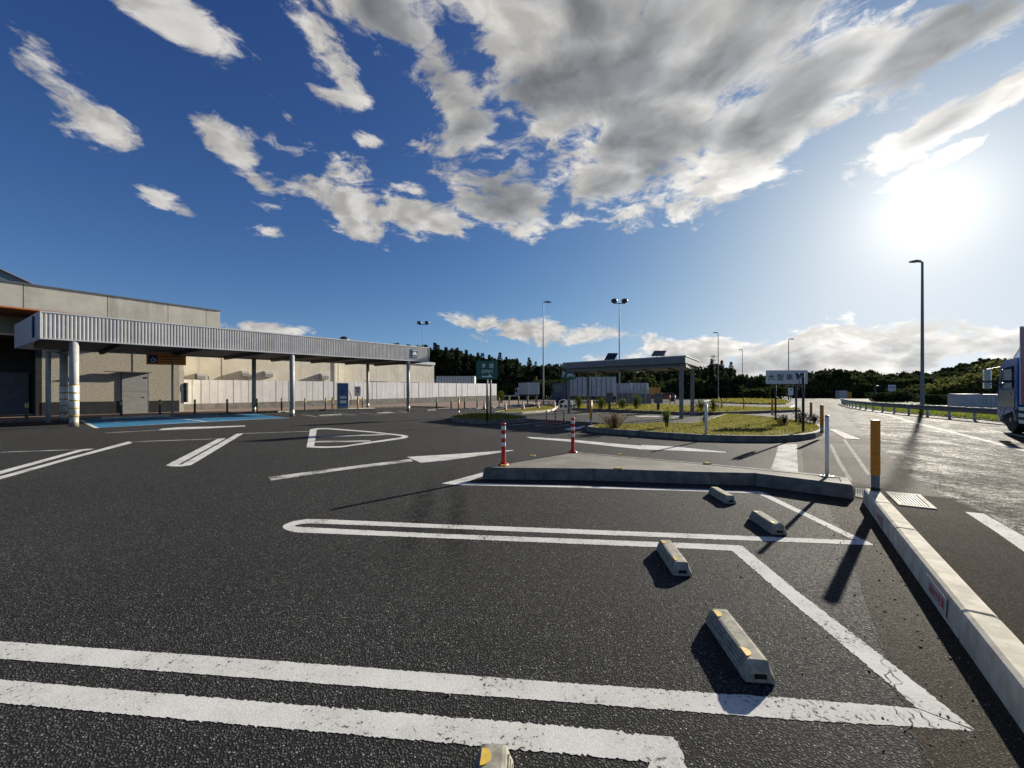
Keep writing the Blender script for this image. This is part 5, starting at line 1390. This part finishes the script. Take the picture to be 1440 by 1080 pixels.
MB().box((7.03,-W/2-.01,1.12),(7.09,W/2+.01,4.05)).build('front_frame', M['sign_white'], cb)
for x in (.6,1.8,3.0,4.2,5.4,6.6):
    for s in (-1,1): MB().box((x-.03,min(s*(W/2+.001),s*(W/2+.025)),1.2),(x+.03,max(s*(W/2+.001),s*(W/2+.025)),3.98)).build('side_post', M['truck_navy'], cb)
# the lorry's roadside containers behind the rail
p = P(1344,0,41); t = thing('roadside_container', 'low pale container behind the guard rail left of the blue lorry', 'container', (p.x,p.y,-.6), R(-12))
MB().box((0,-1,0),(1.55,1,1.98), bev=.03).build('end_module', M['truck_box'], t); MB().box((1.57,-1,0),(4.6,1,1.94), bev=.03).build('body', M['truck_box'], t)
for k in range(7): MB().box((1.8+k*.4,-1.03,.1),(1.84+k*.4,-1.001,1.85)).build('side_rib', M['fence_post'], t)
p = P(1254.5,0,66); t = thing('information_board', 'small pale board on two legs before the dark wood right of the road', 'sign', (p.x,p.y,0), R(-10))
for x in (-.4,.4): MB().tube([(x,.04,0),(x,.04,2.0)], .06, 8).build('post', M['fence_post'], t)
plate(t, 1.15, 1.1, 2.25, 'fence_panel', rad=.04); MB().box((-.5,-.004,2.3),(.5,-.001,2.4)).build('caption_strip', M['grey_paint'], t)
p = P(1112,0,60); t = thing('ticket_sign', 'small white board with a dark mark under the white lane sign', 'sign', (p.x,p.y,0))
MB().tube([(0,.05,0),(0,.05,2.3)], .05, 8).build('post', M['fence_post'], t); plate(t, .8, 1.15, 1.65, 'sign_white', rad=.04); MB().box((-.1,-.004,1.85),(.2,-.001,2.0)).build('mark', M['dark_metal'], t)
p = P(1185,0,90); t = thing('roadside_box', 'small pale box with an orange lamp at the far bend of the road', 'roadside box', (p.x,p.y,0))
MB().box((-1.2,-.6,.1),(.6,.6,1.9), bev=.04).build('cabinet', M['truck_box'], t); MB().box((.65,-.3,.1),(1.9,.3,1.6), bev=.06).build('orange_case', M['ochre_band'], t)

# ------------------------------------------------------------------ trees
def conifer_mb(h, r, n, rr, leaf=.55):
    mb = MB()
    for i in range(n):
        f = rr.random()**.75; z = h*(.10+.90*f); rad = r*(1-f)**.85*(.75+.35*math.sin(f*38+rr.random()))+.12
        a = rr.uniform(0,6.283); q = rad*math.sqrt(rr.uniform(.25,1))
        p = Vector((math.cos(a)*q, math.sin(a)*q, z-q*.28)); l = leaf*rr.uniform(.6,1.3)*(1-.45*f)
        d = Vector((math.cos(a),math.sin(a),rr.uniform(-.7,.1))).normalized(); s = Vector((-d.y,d.x,rr.uniform(-.3,.3))).normalized()*l*.42
        mb.add([p-s*.5, p+d*l*.5-s, p+d*l, p+d*l*.5+s], [(0,1,2,3)])
    return mb
def broad_mb(h, r, n, rr, leaf=.5, lobes=11, squash=.75):
    mb = MB(); L = []
    for i in range(lobes):
        a = rr.uniform(0,6.283); q = r*rr.uniform(.15,.72); z = h*rr.uniform(.34,.84)
        L.append((Vector((math.cos(a)*q, math.sin(a)*q, z)), r*rr.uniform(.32,.52)))
    L.append((Vector((0,0,h-r*.36)), r*.36))
    for i in range(n):
        c, R_ = L[rr.randrange(len(L))]
        v = Vector((rr.gauss(0,1),rr.gauss(0,1),rr.gauss(0,1))).normalized(); k = R_*(rr.uniform(.55,1.08))
        p = c+Vector((v.x*k,v.y*k,v.z*k*squash)); p.z = max(.3, min(h, p.z)); l = leaf*rr.uniform(.55,1.35)
        d = (v+Vector((rr.gauss(0,.6),rr.gauss(0,.6),rr.gauss(0,.6)))).normalized(); s = d.cross(Vector((rr.gauss(0,1),rr.gauss(0,1),rr.gauss(0,1)))).normalized()*l*.45
        mb.add([p-d*l*.5, p+s, p+d*l*.5, p-s], [(0,1,2,3)])
    return mb
RT = random.Random(42)
con = [conifer_mb(14, 2.5, 1100, RT, .85).v for _ in range(3)]
bro = [broad_mb(12, 4.6, 1500, RT, .85, 13).v for _ in range(4)]
QF = None
def put(acc, verts, x, y, z, s, sz, rot):
    c, n = math.cos(rot)*s, math.sin(rot)*s
    acc += [(x+p[0]*c-p[1]*n, y+p[0]*n+p[1]*c, z+p[2]*sz) for p in verts]
def from_quads(name, v, mat):
    me = bpy.data.meshes.new(name); me.from_pydata(v, [], [(i,i+1,i+2,i+3) for i in range(0,len(v),4)]); me.materials.append(mat)
    o = bpy.data.objects.new(name, me); COL.objects.link(o); return o
def skyline(tab, x):
    for (a,ya),(b,yb) in zip(tab, tab[1:]):
        if a <= x <= b: return ya+(yb-ya)*(x-a)/(b-a)
    return tab[-1][1]
sky_l = [(560,478),(603,479),(640,485),(680,493),(720,500),(760,504),(800,508),(850,512),(900,512),(940,510),(980,508),(1000,506),(1020,509),(1040,516),(1055,527),(1075,533),(1100,530),(1125,531)]
sky_r = [(1128,522),(1140,512),(1170,511),(1200,514),(1240,517),(1300,517),(1340,521),(1365,530)]
def wood(name, label, tab, x0, x1, stepx, depths, kinds, mat):
    acc = []
    for D in depths:
        x = x0
        while x < x1:
            px_ = x+RT.uniform(-stepx,stepx)*.6; Y = D*RT.uniform(.95,1.06)
            top = skyline(tab, min(max(px_,tab[0][0]),tab[-1][0]))+RT.uniform(1,11)+(0 if D == depths[-1] else 4)
            H = (HY-top)/F*Y+CH
            v = RT.choice(con) if RT.random() < kinds else RT.choice(bro)
            base = 14 if v in con else 12
            put(acc, v, (px_-HX)/F*Y, Y, -.3, H/base*RT.uniform(.85,1.15), H/base, RT.uniform(0,6.28))
            x += stepx*RT.uniform(.8,1.2)*(95/D)
    return tag(from_quads(name, acc, mat), label, 'wood', kind='stuff')
wood('wood', 'dark mixed wood of cedars and broadleaf trees behind the fence and trucks', sky_l, 545, 1060, 12, (99,108,118,130), .5, M['cedar'])
wood('wood', 'dark rounded wood behind the road bend on the right', sky_r, 1128, 1350, 13, (108,118,130,142), .10, M['broadleaf'])
wood('wood', 'low distant trees in the gap behind the white sign', [(1040,528),(1070,536),(1100,534),(1135,530)], 1040, 1135, 10, (170,190), .3, M['cedar'])
# overgrown bank under the woods
def bank(x0, x1, D, h, mat, name, label):
    acc = []; c2 = broad_mb(3.2, 3.0, 260, RT, .8, 7).v
    x = x0
    while x < x1:
        for d_ in (0, 2.5, 5):
            Y = D+d_+RT.uniform(-1, 1); put(acc, c2, (x+RT.uniform(-4,4)-HX)/F*Y, Y, -.6, RT.uniform(.8,1.3), h/3.2*RT.uniform(.7,1.25)*(1+d_*.1), RT.uniform(0,6.28))
        x += 8*(95/D)
    tag(from_quads(name, acc, mat), label, 'undergrowth', kind='stuff')
bank(560, 1075, 93, 3.4, M['broadleaf'], 'undergrowth', 'dark bushes along the foot of the wood behind the trucks')
bank(1030, 1140, 150, 4.2, M['broadleaf'], 'undergrowth', 'dark bushes behind the far grassy island')
bank(1128, 1440, 102, 4.0, M['broadleaf'], 'undergrowth', 'dark bushes along the foot of the wood on the right')
# pointed cedars that stand out on the skyline
tree_meshes = []
for k in range(3):
    tree_meshes.append(conifer_mb(14, 2.3, 1700, RT, .7).mesh('crown', M['cedar']))
trunk_me = MB().lathe([(.28,-.3),(.22,2),(.15,7),(.05,13.2)], 8).mesh('trunk', M['bark'], True)
tips = [(612,482),(627,488),(643,489),(656,492),(672,496),(688,499),(703,496),(712,502),(727,504),(744,503),(1001,505),(1015,507),(1028,509)]
for i,(px_,py_) in enumerate(tips):
    Y = 96+RT.uniform(-3,6); H = (HY-py_)/F*Y+CH+.3
    lab = f'pointed dark cedar on the skyline, {ORD[i]} from the left above the white fence' if i < 10 else f'pointed cedar right of the shelter roof, {ORD[i-10]} from the left'
    t = thing('cedar_tree', lab, 'tree', ((px_-HX)/F*Y,Y,-.2), RT.uniform(0,6), 'cedars on the skyline')
    s = H/14
    for nm, me in (('crown', tree_meshes[i % 3]), ('trunk', trunk_me)): share(nm, me, t, None, None, (s,s,s))
def tree(px_, py_, Y, r, label, mat, seed, n=2600, leaf=.5, name='broadleaf_tree', lobes=14):
    rr = random.Random(seed); H = (HY-py_)/F*Y+CH+.2
    t = thing(name, label, 'tree', ((px_-HX)/F*Y,Y,-.2))
    broad_mb(H, r, n, rr, leaf, lobes).build('crown', M[mat], t)
    tr = MB(); tr.lathe([(.22,-.2),(.16,H*.3),(.08,H*.75)], 8)
    for k in range(5):
        a = k*1.3+rr.random(); tr.tube([(0,0,H*(.22+.08*k)),(math.cos(a)*r*.35,math.sin(a)*r*.35,H*(.42+.08*k)),(math.cos(a)*r*.6,math.sin(a)*r*.6,H*(.55+.07*k))],[.09,.06,.02],6)
    tr.build('trunk', M['bark'], t)
tree(1340,541,62,4.2,'light green bushy tree left of the pale container','light_leaf',1,3200,.42)
tree(1366,531,64,4.8,'tall light green tree behind the pale container','light_leaf',2,3600,.42)
tree(1392,526,58,4.6,'green tree just left of the lorry mirror','light_leaf',3,3600,.4)
tree(1425,505,60,4.8,'sparse tree rising behind the lorry cab','light_leaf',4,1800,.4)
tree(1318,541,80,4.5,'dark rounded tree right of the tall lamp post','broadleaf',5,2600,.5)
tree(1283,548,70,3.2,'dark low tree left of the tall lamp post foot','broadleaf',6,2000,.45)
tree(905,532,82,4.5,'olive rounded tree behind the white box truck','broadleaf',7,2600,.5)
tree(775,535,86,4.8,'olive rounded tree between the white truck and the trailer','broadleaf',8,2600,.5)
tree(1063,548,85,4,'dark rounded tree on the left of the far grassy island','broadleaf',9,2200,.5)
tree(1085,545,90,4,'dark rounded tree behind the far grassy island','broadleaf',10,2200,.5)
for i,(x0,py_,Y,r_,lab) in enumerate(((1240,553,60,2.2,'clipped grey green hedge bush left of the pale board'),(1265,551,60,2.6,'clipped hedge bush right of the pale board'),(1330,556,48,2.0,'dark low hedge behind the guard rail right of the lamp post'),(1312,556,48,2.0,'dark low hedge behind the guard rail at the lamp post'))):
    tree(x0,py_,Y,r_,lab,'dark_shrub',30+i,1600,.28,'hedge_bush',9)
# pylon above the cedars
Y = 115; x = (1003-HX)/F*Y; H = (HY-499)/F*Y+CH
t = thing('pylon', 'small lattice pylon above the cedars right of the shelter', 'pylon', (x,Y,0)); lt = MB()
for sx,sy in ((-1,-1),(1,-1),(1,1),(-1,1)): lt.tube([(sx*1.1,sy*1.1,0),(sx*.25,sy*.25,H)], .06, 4)
for k in range(8):
    z = H*(k+.5)/8; w_ = 1.1-.85*(k+.5)/8; lt.tube([(-w_,-w_,z),(w_,-w_,z+.8)], .04, 4); lt.tube([(w_,-w_,z),(-w_,-w_,z+.8)], .04, 4)
lt.build('lattice', M['dark_metal'], t)
for z in (H-.6,H-1.6): MB().box((-1.2,-.05,z),(1.2,.05,z+.12)).build('cross_arm', M['dark_metal'], t)

# wooded hill on the right
hb = MB(); NXg, NYg = 90, 26; hv = []; hf = []
for j in range(NYg):
    for i in range(NXg):
        px_ = 1180+i*6.2; D = 330+j*14
        X = (px_-HX)/F*D
        crest = max(0, 1-abs(px_-1385)/(120 if px_ < 1385 else 420))
        prof_ = math.sin(min(1, j/13)*math.pi/2)
        z = -1+prof_*(36*crest**.8+6)+RT.uniform(-.9,.9)*prof_
        hv.append((X+RT.uniform(-1,1),D,z))
for j in range(NYg-1):
    for i in range(NXg-1):
        a = j*NXg+i; hf.append((a,a+1,a+NXg+1,a+NXg))
hb.add(hv,hf); hill = hb.build('hill', M['hill_green']); tag(hill, kind='structure')
acc = []
cl = broad_mb(5,3.4,90,RT,2.2,6).v
for _ in range(1500):
    i = RT.randrange(len(hv)); x,y,z = hv[i]
    if y > 330+14*16: continue
    put(acc, cl, x+RT.uniform(-6,6), y, z-1.2, RT.uniform(.7,1.2), RT.uniform(.7,1.2), RT.uniform(0,6))
tag(from_quads('hill_wood', acc, M['broadleaf']), 'far wooded hillside behind the lamp post and lorry', 'wood', kind='stuff')
